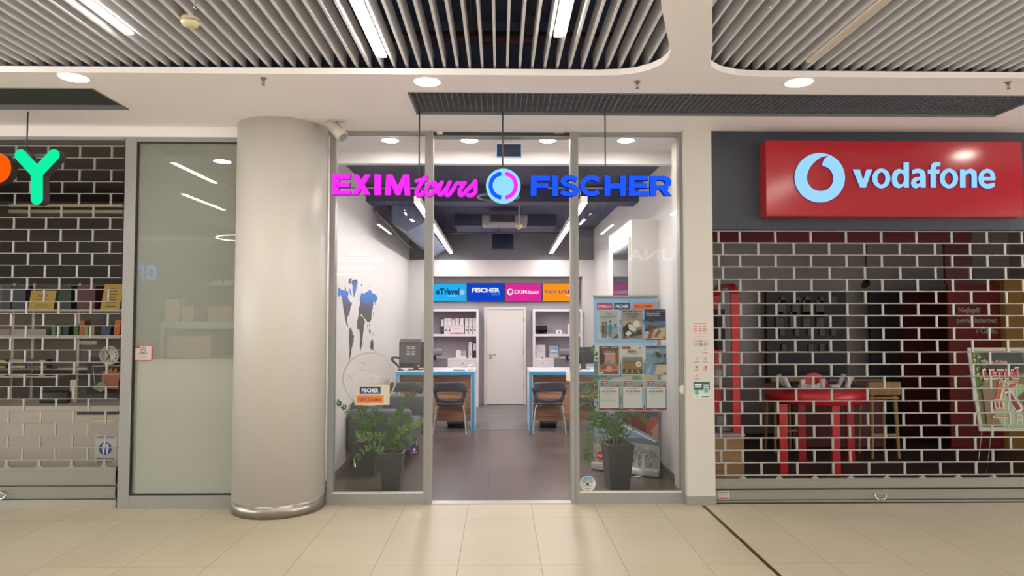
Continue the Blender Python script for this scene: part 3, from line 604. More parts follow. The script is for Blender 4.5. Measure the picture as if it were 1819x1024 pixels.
def p3(s):
    s.rect(.02, .02, .98, .98, '#1c2c52'); logos(s, .94); s.text('Nezapomenutelná', .08, .85, .035, '#d4d8e0', .02, w=.66, align='l').text('exotická dovolená', .08, .79, .035, '#d4d8e0', .02, w=.64, align='l')
    s.rect(.02, .42, .98, .62, '#5f7896').rect(.02, .36, .98, .48, '#46718c').poly([(.02, .02), (.98, .02), (.98, .40), (.5, .36), (.02, .28)], '#c9b49a')
    for a in range(0, 200, 20): s.poly([(.14, .62), (.14 + .34 * math.cos(math.radians(a)), .62 + .20 * math.sin(math.radians(a))), (.16 + .30 * math.cos(math.radians(a - 8)), .58 + .16 * math.sin(math.radians(a - 8)))], '#2c4038')
    s.poly([(.02, .30), (.25, .50), (.55, .40), (.30, .25)], '#57423a').poly([(.1, .05), (.34, .40), (.44, .36), (.30, .05)], '#7d5f4a').poly([(.40, .10), (.66, .34), (.78, .30), (.56, .08)], '#8a6a52').rect(.85, .05, .94, .10, '#b02838')
def p4(s):
    s.rect(.04, .03, .96, .97, '#a8857a').rect(.04, .55, .96, .97, '#6a4c48').poly([(.04, .97), (.3, .74), (.3, .4), (.04, .3)], '#5a4240').poly([(.96, .97), (.80, .74), (.80, .4), (.96, .3)], '#7c5a50').poly([(.3, .74), (.80, .74), (.80, .40), (.3, .40)], '#c2968a')
    s.text('EXIMtours', .3, .915, .035, '#d8d0cc', .02, w=.34).text('FISCHER', .74, .915, .035, '#d8d0cc', .02, w=.30).text('S námi na dovolenou', .5, .84, .03, '#c9b4ac', .01, w=.62).text('s dětmi až', .5, .79, .03, '#c9b4ac', .01, w=.5).text('NEJKRÁSNĚJI', .5, .71, .05, '#ddd0c8', .03, w=.56)
    s.rect(.40, .38, .60, .50, '#6a9aa2').rect(.1, .08, .9, .30, '#b9806c').poly([(.10, .30), (.4, .36), (.36, .24), (.1, .2)], '#8d4e40').poly([(.5, .34), (.84, .30), (.88, .2), (.56, .22)], '#9a5a48').disc(.5, .22, .14, '#c89a84', 16).poly([(.06, .16), (.5, .10), (.9, .16), (.9, .05), (.06, .05)], '#7a4a40').rect(.08, .06, .24, .12, '#ddd4cc')
def p5(s):
    s.rect(.04, .03, .96, .62, '#8f7548').rect(.04, .5, .96, .62, '#8fa9b8').rect(.04, .52, .96, .56, '#6f7a5a').rect(.04, .03, .96, .2, '#4a4a30').rect(.04, .88, .42, .96, '#982440').text('EXIMtours', .23, .90, .03, '#e6d4d8', .02, w=.3).disc(.84, .92, .06, '#a03050', 12, .025)
    s.text('KEŇA', .5, .76, .075, '#8c1f4a', .03, w=.40).rect(.2, .715, .8, .728, '#8b7b6e')
    s.poly([(.24, .34), (.42, .38), (.46, .30), (.28, .26)], '#9c6a34').poly([(.40, .36), (.62, .55), (.66, .54), (.46, .32)], '#a8743a').poly([(.62, .55), (.70, .58), (.72, .55), (.66, .53)], '#8a5a2c')
    for u in (.26, .31, .39, .44): s.rect(u, .12, u + .02, .30, '#8a5c30')
    s.disc(.77, .37, .13, '#ddd6c6', 20).lines(.69, .85, .32, .42, 3, '#a04050', .4, .1)
    for u in (.22, .48, .76): s.disc(u, .15, .04, '#b8b8a0', 8).rect(u - .08, .08, u + .08, .095, '#b8b8a0')
def p6(s):
    s.rect(.02, .02, .98, .98, '#88a3bb').rect(.02, .90, .98, .98, '#35507e'); logos(s, .94); s.text('Novinky z exotiky', .06, .83, .035, '#eef2f6', .02, w=.6, align='l').text('Kamkoliv', .06, .77, .035, '#eef2f6', .02, w=.32, align='l')
    s.poly([(.02, .02), (.02, .38), (.40, .40), (.52, .36), (.40, .02)], '#6f97ac').poly([(.40, .02), (.56, .36), (.98, .40), (.98, .02)], '#c6b9a2').poly([(.02, .10), (.25, .38), (.30, .38), (.15, .02), (.02, .02)], '#8fb4c4').poly([(.3, .38), (.98, .44), (.98, .36)], '#4a5a3e')
    for cx, cy in ((.50, .66), (.86, .62), (.95, .42)):
        for a in range(-30, 230, 24): s.poly([(cx, cy), (min(.98, cx + .26 * math.cos(math.radians(a))), cy + .14 * math.sin(math.radians(a))), (min(.98, cx + .24 * math.cos(math.radians(a - 14))), cy + .10 * math.sin(math.radians(a - 14)) - .02)], '#3d5340')
    s.poly([(.49, .66), (.52, .66), (.66, .36), (.63, .36)], '#5a4c3e').poly([(.86, .62), (.88, .62), (.84, .36), (.82, .36)], '#5a4c3e').rect(.84, .04, .95, .09, '#b02838')
def price(t, n):
    def f(s):
        s.rect(.02, .02, .98, .98, '#6c93ae').rect(.02, .70, .98, .98, '#86a8b8').rect(.02, .02, .98, .09, '#8f2450').poly([(.14, .84), (.42, .86), (.42, .98), (.14, .98)], '#9b2a48').text('TOP', .28, .905, .045, '#eadfe2', .03, w=.22).rect(.17, .865, .39, .875, '#d8b8c0')
        s.poly([(.45, .80), (.86, .84), (.92, .80), (.80, .77), (.5, .77)], '#b06a62').disc(.72, .90, .055, '#b88c74', 12, .04).rect(.86, .80, .95, .86, '#a02840')
        s.rect(.07, .10, .93, .78, '#cfd2d2').rect(.25, .725, .75, .74, '#8a8e90').text('Od ' + t + ' Kč', .5, .615, .06, '#3e4044', .03, w=.66)
        s.lines(.14, .88, .60 - n * .055, .60, n, '#a2a6a8', .25, .5).text('EXIMtours', .5, .035, .035, '#d8b8c8', .02, w=.36)
    return f
poster((1063, 551, 1100, 603), 'poster of bathers in blue water, top left of the nine', p1)
poster((1104, 551, 1142, 603), 'BUSINESS CLASS poster with a reclining seat, top middle of the nine', p2, '#a9a19b')
poster((1145, 550, 1183, 604), 'dark blue beach poster with boats, top right of the nine', p3, '#1c2c52')
poster((1063, 614, 1101, 667), 'brown room interior poster, middle row left of the nine', p4, '#d4ccc6')
poster((1104, 614, 1143, 667), 'KEŇA poster with a giraffe, centre of the nine', p5)
poster((1147, 614, 1184, 667), 'palm beach poster, middle row right of the nine', p6, '#88a3bb')
poster((1063, 676, 1102, 731), 'price poster reading Od 12 990 Kč', price('12 990', 6), '#cfd4d8')
poster((1104, 676, 1144, 731), 'price poster reading Od 26 990 Kč', price('26 990', 1), '#cfd4d8')
poster((1146, 676, 1185, 731), 'price poster reading Od 24 930 Kč', price('24 930', 2), '#cfd4d8')
# ---- stickers on the pillar
PYF = 6.7195
s = printpx(1230, 572, 1257, 602, PYF, t=.0005, base='#cdbfb8'); s.text('Otevírací doba', .5, .86, .08, '#b0414e', .03, w=.86)
for i in range(3): s.rect(.06, .68 - i * .11, .30, .72 - i * .11, '#b05a62').rect(.42, .68 - i * .11, .62, .72 - i * .11, '#b05a62').rect(.68, .68 - i * .11, .92, .72 - i * .11, '#b05a62')
for u in (.06, .38, .68): s.lines(u, u + .22, .27, .38, 3, '#c28d8d', .35, .2)
s.rect(.06, .10, .75, .12, '#a08080'); s.mb.build('opening_hours_sticker', label='pale opening-hours sticker with red writing on the right pillar', cat='sticker')
s = printpx(1231, 604, 1259, 615, PYF, t=.0004, base=None)
for i, (u, v, c) in enumerate(((.14, .75, '#97928c'), (.46, .75, '#8e3a34'), (.80, .75, '#a8a29c'), (.14, .25, '#97928c'), (.46, .25, '#5e5754'), (.80, .25, '#88807a'))): s.rect(u - .11, v - .17, u + .11, v + .17, c); s.disc(u, v, .045, '#c9c1b6', 10)
s.mb.build('payment_sticker', label='row of small card-payment marks under the opening hours on the pillar', cat='sticker')
for (x, y, kind, lb) in ((1253, 623, 0, 'red line icon on its own, highest of the pillar icons'), (1238, 639, 1, 'round red line icon, upper left pair on the pillar'), (1253, 639, 2, 'ringed red icon, upper right pair on the pillar'), (1238, 654, 3, 'red framed icon with a dot, lower left pair on the pillar'), (1253, 654, 4, 'red card icon, lower right pair on the pillar'), (1238, 669, 5, 'red triangle icon, lowest of the pillar icons')):
    s = printpx(x - 6, y - 6, x + 6, y + 6, PYF, t=.0004, base=None); c = '#b8505a'; c2 = atY(x, y - 1.5, PYF); m = s.mb; R_ = .012
    if kind in (1, 2): ribbon(m, arc(c2.x, c2.z, R_, R_, 0, 360, 18)[:-1], .0025, PYF - .0006, PYF, ink(c), closed=True)
    if kind == 2: s.rect(.46, .45, .54, .8, c)
    if kind == 0: ribbon(m, [(c2.x - R_, c2.z - .004), (c2.x - .004, c2.z + .01), (c2.x + .006, c2.z + .008), (c2.x + R_, c2.z - .004)], .0025, PYF - .0006, PYF, ink(c))
    if kind in (3, 4): ribbon(m, [(c2.x - .014, c2.z - .009), (c2.x + .014, c2.z - .009), (c2.x + .014, c2.z + .009), (c2.x - .014, c2.z + .009)], .0022, PYF - .0006, PYF, ink(c), closed=True)
    if kind == 3: s.disc(.5, .62, .14, '#a8343e', 12)
    if kind == 4: s.rect(.5, .4, .66, .8, c)
    if kind == 5: ribbon(m, [(c2.x - .01, c2.z - .006), (c2.x + .01, c2.z - .006), (c2.x, c2.z + .01)], .0025, PYF - .0006, PYF, ink(c), closed=True)
    s.lines(.1, .9, .02, .24, 2, c, .45, .2); m.build('pictogram_sticker', label=lb, cat='sticker', group='red pictograms on the pillar')
s = printpx(1232, 679, 1261, 708, PYF, t=.0006, base='#c9cfca'); s.rect(0, .50, 1, 1, '#2d5654').lines(.08, .52, .62, .92, 2, '#d5dedb', .6, .1).disc(.2, .36, .14, '#5aa39c', 20).rect(.62, .30, .92, .84, '#b8c6c2').rect(.66, .36, .88, .62, '#4f9e97').rect(.66, .70, .88, .76, '#577c78').rect(.08, .08, .34, .12, '#7a8482').rect(.50, .06, .94, .13, '#3c4644')
s.mb.build('service_sticker', label='teal and white square sticker low on the right pillar', cat='sticker')
p = atY(1212, 692, FY + .02); m = MB(); m.rbox(p.x - .022, p.x + .012, FY - .02, FY + .0, p.z - .045, p.z + .045, .008, mat('switch_white', '#d8d4cc', .35)); m.rbox(p.x - .035, p.x - .02, FY - .015, FY, p.z - .03, p.z + .03, .005, mat('switch_white', '#d8d4cc', .35)); m.build('wall_switch', label='small white door switch on the frame beside the right pillar', cat='switch')
p = atY(1012, 669, FY); m = MB(); m.rbox(p.x - .035, p.x + .006, FY - .035, FY + .03, p.z - .045, p.z + .05, .008, mat('switch_white', '#d8d4cc', .35)); m.rbox(p.x - .045, p.x + .0, FY - .03, FY + .02, p.z + .042, p.z + .056, .004, mat('switch_white', '#d8d4cc', .35)); m.build('door_counter', label='white plastic box on the doorway edge before the right desk', cat='sensor')
# dark lit-edge screen above the doorway
p0 = atY(882, 279, 7.05); p1_ = atY(926, 256, 7.05); e = empty('display_screen', ((p0.x + p1_.x) / 2, 7.05, p0.z), 'small dark screen with pale blue lit edge above the doorway', 'screen')
MB().box(p0.x, p1_.x, 7.04, 7.08, p0.z, p1_.z, M_BLACK).build('housing', e)
MB().box(p0.x + .008, p1_.x - .008, 7.037, 7.04, p0.z + .008, p1_.z - .008, mat('screen_dark', '#3a3f4e', .2, var=0)).build('display', e)
m = MB(); g_ = lamp_mat('screen_edge_light', '#9fc4ff', 1.0); ribbon(m, [(p0.x, p0.z), (p1_.x, p0.z), (p1_.x, p1_.z), (p0.x, p1_.z)], .007, 7.038, 7.078, g_, closed=True); m.build('lit_edge', e); MB().box((p0.x + p1_.x) / 2 - .02, (p0.x + p1_.x) / 2 + .02, 7.05, 7.07, p1_.z, ZC, M_WHITE).build('ceiling_bracket', e)
# ================================================================ TRAVEL SHOP INTERIOR
# ceiling fittings
M_DUCT = mat('duct_blue_grey', '#6d7690', .5, .2, var=.12, scale=4); M_DUCT2 = mat('duct_dark', '#42465e', .6, var=.1, scale=3)
MB().box(XL, XR, 9.6, 10.0, 3.40, 3.618, M_DUCT2).build('ceiling_beam', kind='structure')
M_LINE2 = lamp_mat('shop_linear_light', '#fff6f6', L_SHOPLINE)
for xa, xb, lb in ((-.93, -.98, 'long slanting linear lamp on the left under the dark shop ceiling'), (.95, 1.03, 'long slanting linear lamp on the right under the dark shop ceiling')):
    for (ya, yb, q_) in ((7.80, 10.9, 'nearer half'), (10.95, 14.0, 'farther half')):
        t0 = (ya - 7.8) / 6.2; t1 = (yb - 7.8) / 6.2; x0_ = xa + (xb - xa) * t0; x1_ = xa + (xb - xa) * t1
        e = empty('linear_pendant_lamp', ((x0_ + x1_) / 2, (ya + yb) / 2, 3.08), lb + ', ' + q_, 'ceiling lamp', 'linear lamps in the shop')
        def bar(w, z0, z1, m, nm, o=0):
            b = MB(); vs = [(x + s * w / 2, y, z) for z in (z0, z1) for (x, y) in ((x0_, ya + o), (x1_, yb - o)) for s in (-1, 1)]
            b.add(vs, [(0, 1, 3, 2), (4, 6, 7, 5), (0, 4, 5, 1), (2, 3, 7, 6), (0, 2, 6, 4), (1, 5, 7, 3)], m); b.build(nm, e)
        bar(.07, 3.09, 3.16, M_WHITE, 'housing'); bar(.06, 3.082, 3.092, M_LINE2, 'diffuser', .01)
        for t in (.15, .85): x = x0_ + (x1_ - x0_) * t; y = ya + (yb - ya) * t; MB().tube([(x, y, 3.16), (x, y, 3.40 if 9.6 < y < 10 else 3.62)], .003, M_CHROME, 5).build('suspension_wire', e)
# hexagonal duct at left
m = MB(); m.tube([(-1.33, 10.05, 3.30), (-1.33, 14.25, 3.30)], .27, M_DUCT, 6, smooth=False); m.build('ventilation_duct', label='blue-grey six-sided air duct under the ceiling at left', cat='air duct')
m = MB(); m.box(-.8, 1.0, 12.3, 13.3, 3.42, 3.615, M_DUCT2); m.build('ventilation_duct', label='flat dark air duct above the middle of the shop', cat='air duct')
p = atY(893, 443, 13.4); m = MB(); m.lathe((p.x, 13.6, p.z), [(.20, 0), (.23, .01), (.215, .03), (.215, 3.615 - p.z)], mat('diffuser_dark', '#2c2e44', .5), 40); m.build('air_diffuser', label='dark blue cylinder hanging under the ceiling near the back wall', cat='air outlet')
# cassette unit
pa, pb = atY(856, 398, 11.4), atY(937, 384, 11.4); e = empty('air_cassette', ((pa.x + pb.x) / 2, 11.5, pa.z), 'grey ceiling air unit with a slotted face under the round logo', 'air conditioner')
M_CAS = mat('cassette_grey', '#918d92', .5); m = MB(); m.rbox(pa.x, pb.x, 11.4, 11.95, pa.z, pb.z + .03, .03, M_CAS); m.build('casing', e)
m = MB(); w_ = pb.x - pa.x
for i in range(26): x = pa.x + w_ * (.20 + .52 * i / 25); m.box(x - .003, x + .003, 11.385, 11.4, pa.z + .03, pb.z - .01, M_BLACK)
m.box(pa.x + w_ * .18, pa.x + w_ * .74, 11.394, 11.4, pb.z - .004, pb.z + .006, M_BLACK); m.build('slots', e)
for s_ in (.07, .9): m = MB(); m.rbox(pa.x + w_ * (s_ - .07), pa.x + w_ * (s_ + .07), 11.37, 11.5, pa.z - .03, pb.z + .01, .025, M_CAS); m.build('end_cover', e)
for s_ in (.15, .85): MB().tube([(pa.x + w_ * s_, 11.7, pb.z + .03), (pa.x + w_ * s_, 11.7, 3.62)], .006, M_STEEL, 6).build('hanger', e)
p = atY(922, 404, 10.6); MB().lathe((p.x, 10.6, p.z), [(.02, -.03), (.04, -.01), (.055, .02), (.055, .035)], M_CREAM, 20).build('smoke_detector', label='small pale smoke detector right of the ceiling air unit', cat='smoke detector')
MB().tube([(p.x, 10.6, p.z + .03), (p.x, 10.6, 3.62)], .008, M_CREAM, 6).build('conduit_drop', label='thin drop tube holding the small smoke detector', cat='conduit')
p = atY(886, 414, 12.0); m = MB(); m.tube([(-1.0, 12.0, p.z), (1.1, 12.0, p.z)], .014, M_DUCT2, 8); m.tube([(p.x, 12, p.z), (p.x, 12, 3.42)], .01, M_DUCT2, 6); m.build('conduit', label='dark pipe running across under the ceiling behind the air unit', cat='pipe')
p = atY(885, 350, 9.0); m = MB(); m.tube([(p.x + .26 * math.cos(a), 9 + .26 * math.sin(a), p.z) for a in [i * math.pi / 16 for i in range(32)]], .02, mat('ring_grey', '#6c6a74', .4), 8, closed=True)
for a in (0, math.pi): m.tube([(p.x + .26 * math.cos(a), 9, p.z), (p.x + .26 * math.cos(a), 9, 3.62)], .005, M_DUCT2, 5)
m.build('ceiling_ring', label='grey ring hanging under the ceiling behind the round logo', cat='fitting')
cps = [tuple(atX(x, y, XL + .04)) for x, y in ((668, 378), (690, 398), (708, 420), (728, 440), (745, 445))]
MB().tube(smoothpts(cps, 2), .025, mat('pipe_grey', '#a39fa0', .5), 10).build('wall_pipe', label='pale insulated pipe sloping along the left shop wall', cat='pipe')
# world map on the left wall
def grad_map():
    m = bpy.data.materials.new('map_print'); m.use_nodes = True; nt = m.node_tree; b = nt.nodes['Principled BSDF']; N = nt.nodes.new; L = nt.links.new
    g = N('ShaderNodeNewGeometry'); s = N('ShaderNodeSeparateXYZ'); L(g.outputs['Position'], s.inputs[0])
    mr = N('ShaderNodeMapRange'); L(s.outputs[2], mr.inputs[0]); mr.inputs[1].default_value = 1.2; mr.inputs[2].default_value = 2.4
    r = N('ShaderNodeValToRGB'); el_ = r.color_ramp.elements; el_[0].color = lin('#3f3a39') + (1,); el_[0].position = .0; el_[1].color = lin('#2f6cb8') + (1,); el_[1].position = .72
    k = el_.new(.62); k.color = lin('#4a4b50') + (1,); k = el_.new(.80); k.color = lin('#3a78cc') + (1,); k = el_.new(.89); k.color = lin('#2f3c55') + (1,)
    L(mr.outputs[0], r.inputs[0]); L(r.outputs[0], b.inputs['Base Color']); b.inputs['Roughness'].default_value = .5; return m
MP = grad_map(); m = MB()
def land(pts):
    q = []
    for i, p in enumerate(pts):
        a, b = p, pts[(i + 1) % len(pts)]; q.append(a); d = math.hypot(b[0] - a[0], b[1] - a[1])
        if d > 26: n = int(d // 14); q += [(a[0] + (b[0] - a[0]) * k / n + random.uniform(-3, 3), a[1] + (b[1] - a[1]) * k / n + random.uniform(-4, 4)) for k in range(1, n)]
    vs, fs = fill_loops([q], 0); m.add([atX(596 + v.x / 6.02, 485 + v.y / 6.02, XL + .002) for v in vs], fs, MP)
for pts in ([(35, 155), (60, 180), (100, 185), (130, 195), (140, 215), (130, 260), (150, 300), (178, 335), (160, 370), (150, 430), (125, 480), (120, 520), (140, 590), (120, 565), (108, 510), (88, 420), (80, 330), (70, 265), (50, 230), (35, 262), (25, 225), (25, 180)],
            [(148, 600), (160, 588), (178, 620), (186, 660), (200, 675), (195, 740), (175, 800), (165, 870), (152, 930), (146, 985), (146, 900), (152, 800), (143, 700)],
            [(190, 75), (225, 70), (238, 100), (228, 150), (215, 210), (195, 268), (185, 200), (180, 130), (168, 100)],
            [(140, 65), (165, 55), (178, 75), (165, 90), (160, 120), (140, 110)], [(95, 140), (112, 165), (115, 190), (100, 175)], [(140, 155), (165, 190), (175, 240), (155, 230), (150, 190)],
            [(270, 240), (285, 205), (300, 230), (345, 195), (372, 178), (395, 215), (440, 240), (450, 270), (435, 305), (405, 310), (400, 380), (385, 430), (382, 500), (362, 530), (345, 525), (310, 490), (295, 470), (280, 440), (260, 470), (248, 440), (250, 370), (265, 320), (262, 280)],
            [(240, 470), (262, 455), (295, 475), (315, 520), (300, 590), (292, 680), (285, 770), (268, 838), (262, 780), (264, 680), (255, 610), (232, 600), (230, 530)],
            [(375, 740), (392, 705), (408, 750), (405, 830), (375, 815)], [(360, 600), (378, 625), (372, 660), (362, 640)], [(395, 640), (408, 665), (404, 680)], [(338, 530), (346, 570), (338, 600)], [(362, 528), (370, 560), (364, 585)], [(406, 410), (410, 450), (402, 460)], [(424, 300), (428, 340), (421, 345)], [(298, 700), (303, 740), (297, 775)], [(430, 815), (434, 840), (428, 865)], [(272, 120), (290, 125), (280, 152)], [(362, 132), (374, 150), (372, 172)]):
    land(pts)
m.build('wall_map', label='world map print in blue and dark grey on the left shop wall', cat='wall map')
# four lit name panels
YP = 14.43
def name_panel(x0, x1, col, label, fn):
    a = atY(x0, 536, YP); b = atY(x1, 503, YP); e = empty('name_panel', ((a.x + b.x) / 2, YP, a.z), label, 'sign', 'lit name panels on the back wall')
    MB().box(a.x, b.x, YP, YB - .001, a.z, b.z, mat('panel_case', '#3a3a44', .4)).build('case', e)
    s = Print((a.x + .01, YP - .002, a.z + .01), (b.x - a.x - .02, 0, 0), (0, 0, b.z - a.z - .02), t=.002, basemat=lamp_mat('panel_' + col.strip('#'), col, .95)); fn(s); s.mb.build('lit_face', e)
W2 = lamp_mat('panel_white', '#f2f2ff', 1.0)
def fe(s): nb = lamp_mat('panel_navy', '#1c4a80', .8); s.text('eTravel', .44, .38, .34, nb, .035, w=.70).disc(.87, .50, .08, lamp_mat('panel_pale', '#9fd4f2', .9), 20).rect(.42, .28, .72, .31, W2).poly([(.40, .72), (.47, .62), (.44, .76)], nb)
def ff(s): s.text('FISCHER', .50, .50, .24, W2, .045, w=.78).text('GROUP', .78, .34, .10, lamp_mat('panel_teal', '#4aa8e0', .9), .02, w=.25)
def fx(s): s.text('EXIM', .42, .42, .22, W2, .05, w=.34).text('tours', .77, .42, .22, W2, .02, w=.32, shear=.4).disc(.13, .52, .09, W2, 24).disc(.14, .54, .055, lamp_mat('panel_pinkdot', '#e33a9e', .95), 20)
def fn_(s): vi = lamp_mat('panel_violet', '#5b3fa0', .7); s.text('NEV-DAMA', .50, .44, .20, vi, .04, w=.86).rect(.62, .30, .82, .33, W2)
name_panel(768, 829.5, '#28b4f4', 'light blue lit panel reading eTravel', fe); name_panel(830.5, 896, '#1446cc', 'dark blue lit panel reading FISCHER GROUP', ff)
name_panel(897, 962.5, '#e02f9c', 'pink lit panel reading EXIM tours', fx); name_panel(963.5, 1029, '#ff9a1e', 'orange lit panel reading NEV-DAMA', fn_)
# white door
DX0, DX1 = atY(860, 600, YB).x, atY(934, 600, YB).x; DZ = atY(897, 546, YB).z
e = empty('door_2', ((DX0 + DX1) / 2, YB, 0), kind='structure'); M_DOOR = mat('door_white', '#d8d3ce', .45, var=.01)
m = MB(); m.box(DX0, DX0 + .045, YB - .05, YB + .02, 0, DZ, M_DOOR); m.box(DX1 - .045, DX1, YB - .05, YB + .02, 0, DZ, M_DOOR); m.box(DX0 + .045, DX1 - .045, YB - .05, YB + .02, DZ - .045, DZ, M_DOOR); m.build('door_frame', e)
m = MB(); m.box(DX0 + .05, DX1 - .05, YB - .035, YB + .01, .01, DZ - .05, M_DOOR); m.build('door_leaf', e)
p = atY(871, 630, YB - .04); m = MB(); m.lathe((p.x, YB - .05, p.z), [(.025, 0), (.025, .013)], M_CHROME, 20, 'y'); m.tube([(p.x, YB - .05, p.z), (p.x, YB - .09, p.z), (p.x + .02, YB - .09, p.z), (p.x + .12, YB - .09, p.z)], .009, M_CHROME, 8); m.lathe((p.x, YB - .05, p.z - .07), [(.022, 0), (.022, .013)], M_CHROME, 20, 'y'); m.build('door_handle', e)
for z in (.35, 1.05, 1.70): m = MB(); m.tube([(DX1 - .048, YB - .055, z), (DX1 - .048, YB - .055, z + .09)], .008, M_CHROME, 8); m.build('hinge', e)
# shelving units
M_SHELF = mat('shelf_white', '#dbd6d8', .45, var=.01); M_SHB = mat('shelf_back', '#aaa5ae', .6, var=.01)
YSF = 14.08
def shelving(xa, xb, label, mirror=False):
    zt = atY(840, 550, YSF).z; z1_ = atY(840, 594, YSF).z; z2_ = atY(840, 637, YSF).z
    e = empty('shelving_unit', ((xa + xb) / 2, YSF, 0), label, 'shelving unit'); t = .045
    m = MB(); m.box(xa, xa + t, YSF, YB - .005, 0, zt, M_SHELF); m.box(xb - t, xb, YSF, YB - .005, 0, zt, M_SHELF); m.box(xa + t, xb - t, YSF, YB - .005, zt - t, zt, M_SHELF); m.box(xa + t, xb - t, YSF + .03, YB - .005, 0, .06, M_SHELF); m.build('carcass', e)
    MB().box(xa + t, xb - t, YB - .02, YB - .01, .06, zt - t, M_SHB).build('back_panel', e)
    for z in (z1_, z2_): MB().box(xa + t, xb - t, YSF + .002, YB - .02, z - .045, z, M_SHELF).build('shelf', e)
    n = 3; w = (xb - xa - 2 * t) / n; zc = z2_ - .05
    for i in range(n):
        d = MB(); d.box(xa + t + i * w + .003, xa + t + (i + 1) * w - .003, YSF - .018, YSF, .065, zc, M_SHELF); dd = d.build('door', e)
        hx = xa + t + i * w + (.05 if not mirror else w - .17); h_ = MB(); h_.rbox(hx, hx + .12, YSF - .022, YSF - .017, zc - .15, zc - .12, .002, mat('handle_recess', '#77737a', .4)); h_.build('handle', dd)
        k = MB(); k.lathe((hx + .01, YSF - .022, zc - .055), [(.009, 0), (.009, .006)], M_BLACK, 10, 'y'); k.build('lock', dd)
    return z1_, z2_
LX0, LX1 = NX0 + .02, atY(850, 600, YSF).x; RX0, RX1 = atY(947, 600, YSF).x, NX1 - .02
ZS1, ZS2 = shelving(LX0, LX1, 'white shelving unit left of the back door holding binders'); shelving(RX0, RX1, 'white shelving unit right of the back door with a framed picture', True)
def sx(px, Y=YSF + .06): return atY(px, 580, Y).x
def binder(xc, z, col, label, black=False, w=.072, y=YSF + .08):
    e = empty('ring_binder', (xc, y, z), label, 'binder', 'ring binders on the left shelves'); h_ = .318
    MB().box(xc - w / 2, xc + w / 2, y, y + .28, z, z + h_, ink(col)).build('cover', e)
    s = Print((xc - w / 2 + .008, y - .001, z + .15), (w - .016, 0, 0), (0, 0, .15), t=.001, base='#cfc9ca' if black or col != '#cdc7c8' else '#d2ccd0'); s.rect(.1, .86, .9, .94, '#8a7f86').rect(.15, .70, .6, .75, '#9a9298'); s.mb.build('spine_label', e)
    m = MB(); m.lathe((xc, y - .002, z + .08), [(.013, 0), (.013, .003)], ink('#1c1a1c' if not black else '#55525a'), 14, 'y'); m.box(xc - .014, xc + .014, y - .002, y, z + .153, z + .160, M_BLACK); m.build('finger_hole', e)
for px, c, blk, lb in ((785.5, '#1e1a20', True, 'black ring binder, first from the left on the upper shelf'), (792, '#cdc7c8', False, 'white ring binder right next to the black one on the upper shelf'), (798.5, '#cdc7c8', False, 'white ring binder half behind the leaning leaflet, left edge'), (805, '#9b4556', False, 'red-edged ring binder behind the leaning leaflet'), (812, '#cdc7c8', False, 'white ring binder behind the middle of the leaflet'), (820, '#cdc7c8', False, 'white ring binder behind the right end of the leaflet'),
                       (829, '#cdc7c8', False, 'white ring binder just right of the leaflet'), (836, '#cdc7c8', False, 'white ring binder, second from the right on the upper shelf'), (843, '#cdc7c8', False, 'white ring binder, last on the right of the upper shelf')):
    binder(sx(px), ZS1, c, lb, blk)
binder(sx(835.5), ZS2, '#cdc7c8', 'white ring binder on the lower shelf'); binder(sx(843), ZS2, '#1e1a20', 'black ring binder at the right end of the lower shelf', True)
a = sx(800); b = sx(824.5); s = Print((a, YSF + .05, ZS1 + .001), (b - a, 0, 0), (0, .02, .20), t=.004, base='#cbc3c4')
for i, c in enumerate(('#8c8088', '#5d5a66', '#a0404c', '#7c7680')): s.rect(.06 + i * .23, .86, .24 + i * .23, .91, c)
s.lines(.2, .8, .45, .62, 2, '#a89ea2', .3, .3).rect(.02, .03, .96, .12, '#9c1e48').poly([(.02, .12), (.5, .16), (.96, .12), (.5, .10)], '#b83c60'); s.mb.build('leaflet', label='white leaflet with a dark red base band leaning on the binders', cat='leaflet')
a = sx(810); b = sx(827.5); e = empty('desk_calendar', ((a + b) / 2, YSF + .12, ZS2), 'small white calendar with a colour picture on the lower shelf', 'calendar')
m = MB(); m.box(a, b, YSF + .1, YSF + .22, ZS2, ZS2 + .03, ink('#d2cdd0')); m.build('base', e); s = Print((a, YSF + .1, ZS2 + .03), (b - a, 0, 0), (0, .03, .13), t=.004, base='#d0cbcd'); s.rect(.48, .08, .96, .95, '#b08c7c').rect(.48, .82, .96, .95, '#7c6460').disc(.6, .45, .07, '#a04a38', 10).disc(.8, .6, .06, '#d8a878', 10).disc(.75, .3, .06, '#7c8a8a', 10).disc(.62, .7, .05, '#c8b8a8', 10); s.mb.build('picture_card', e)
a = sx(770); b = sx(801); MB().box(a, b, YSF + .01, YSF + .22, ZS2, ZS2 + .018, ink('#b98c98')).build('document_folder', label='flat pinkish folder lying on the lower left shelf', cat='folder')
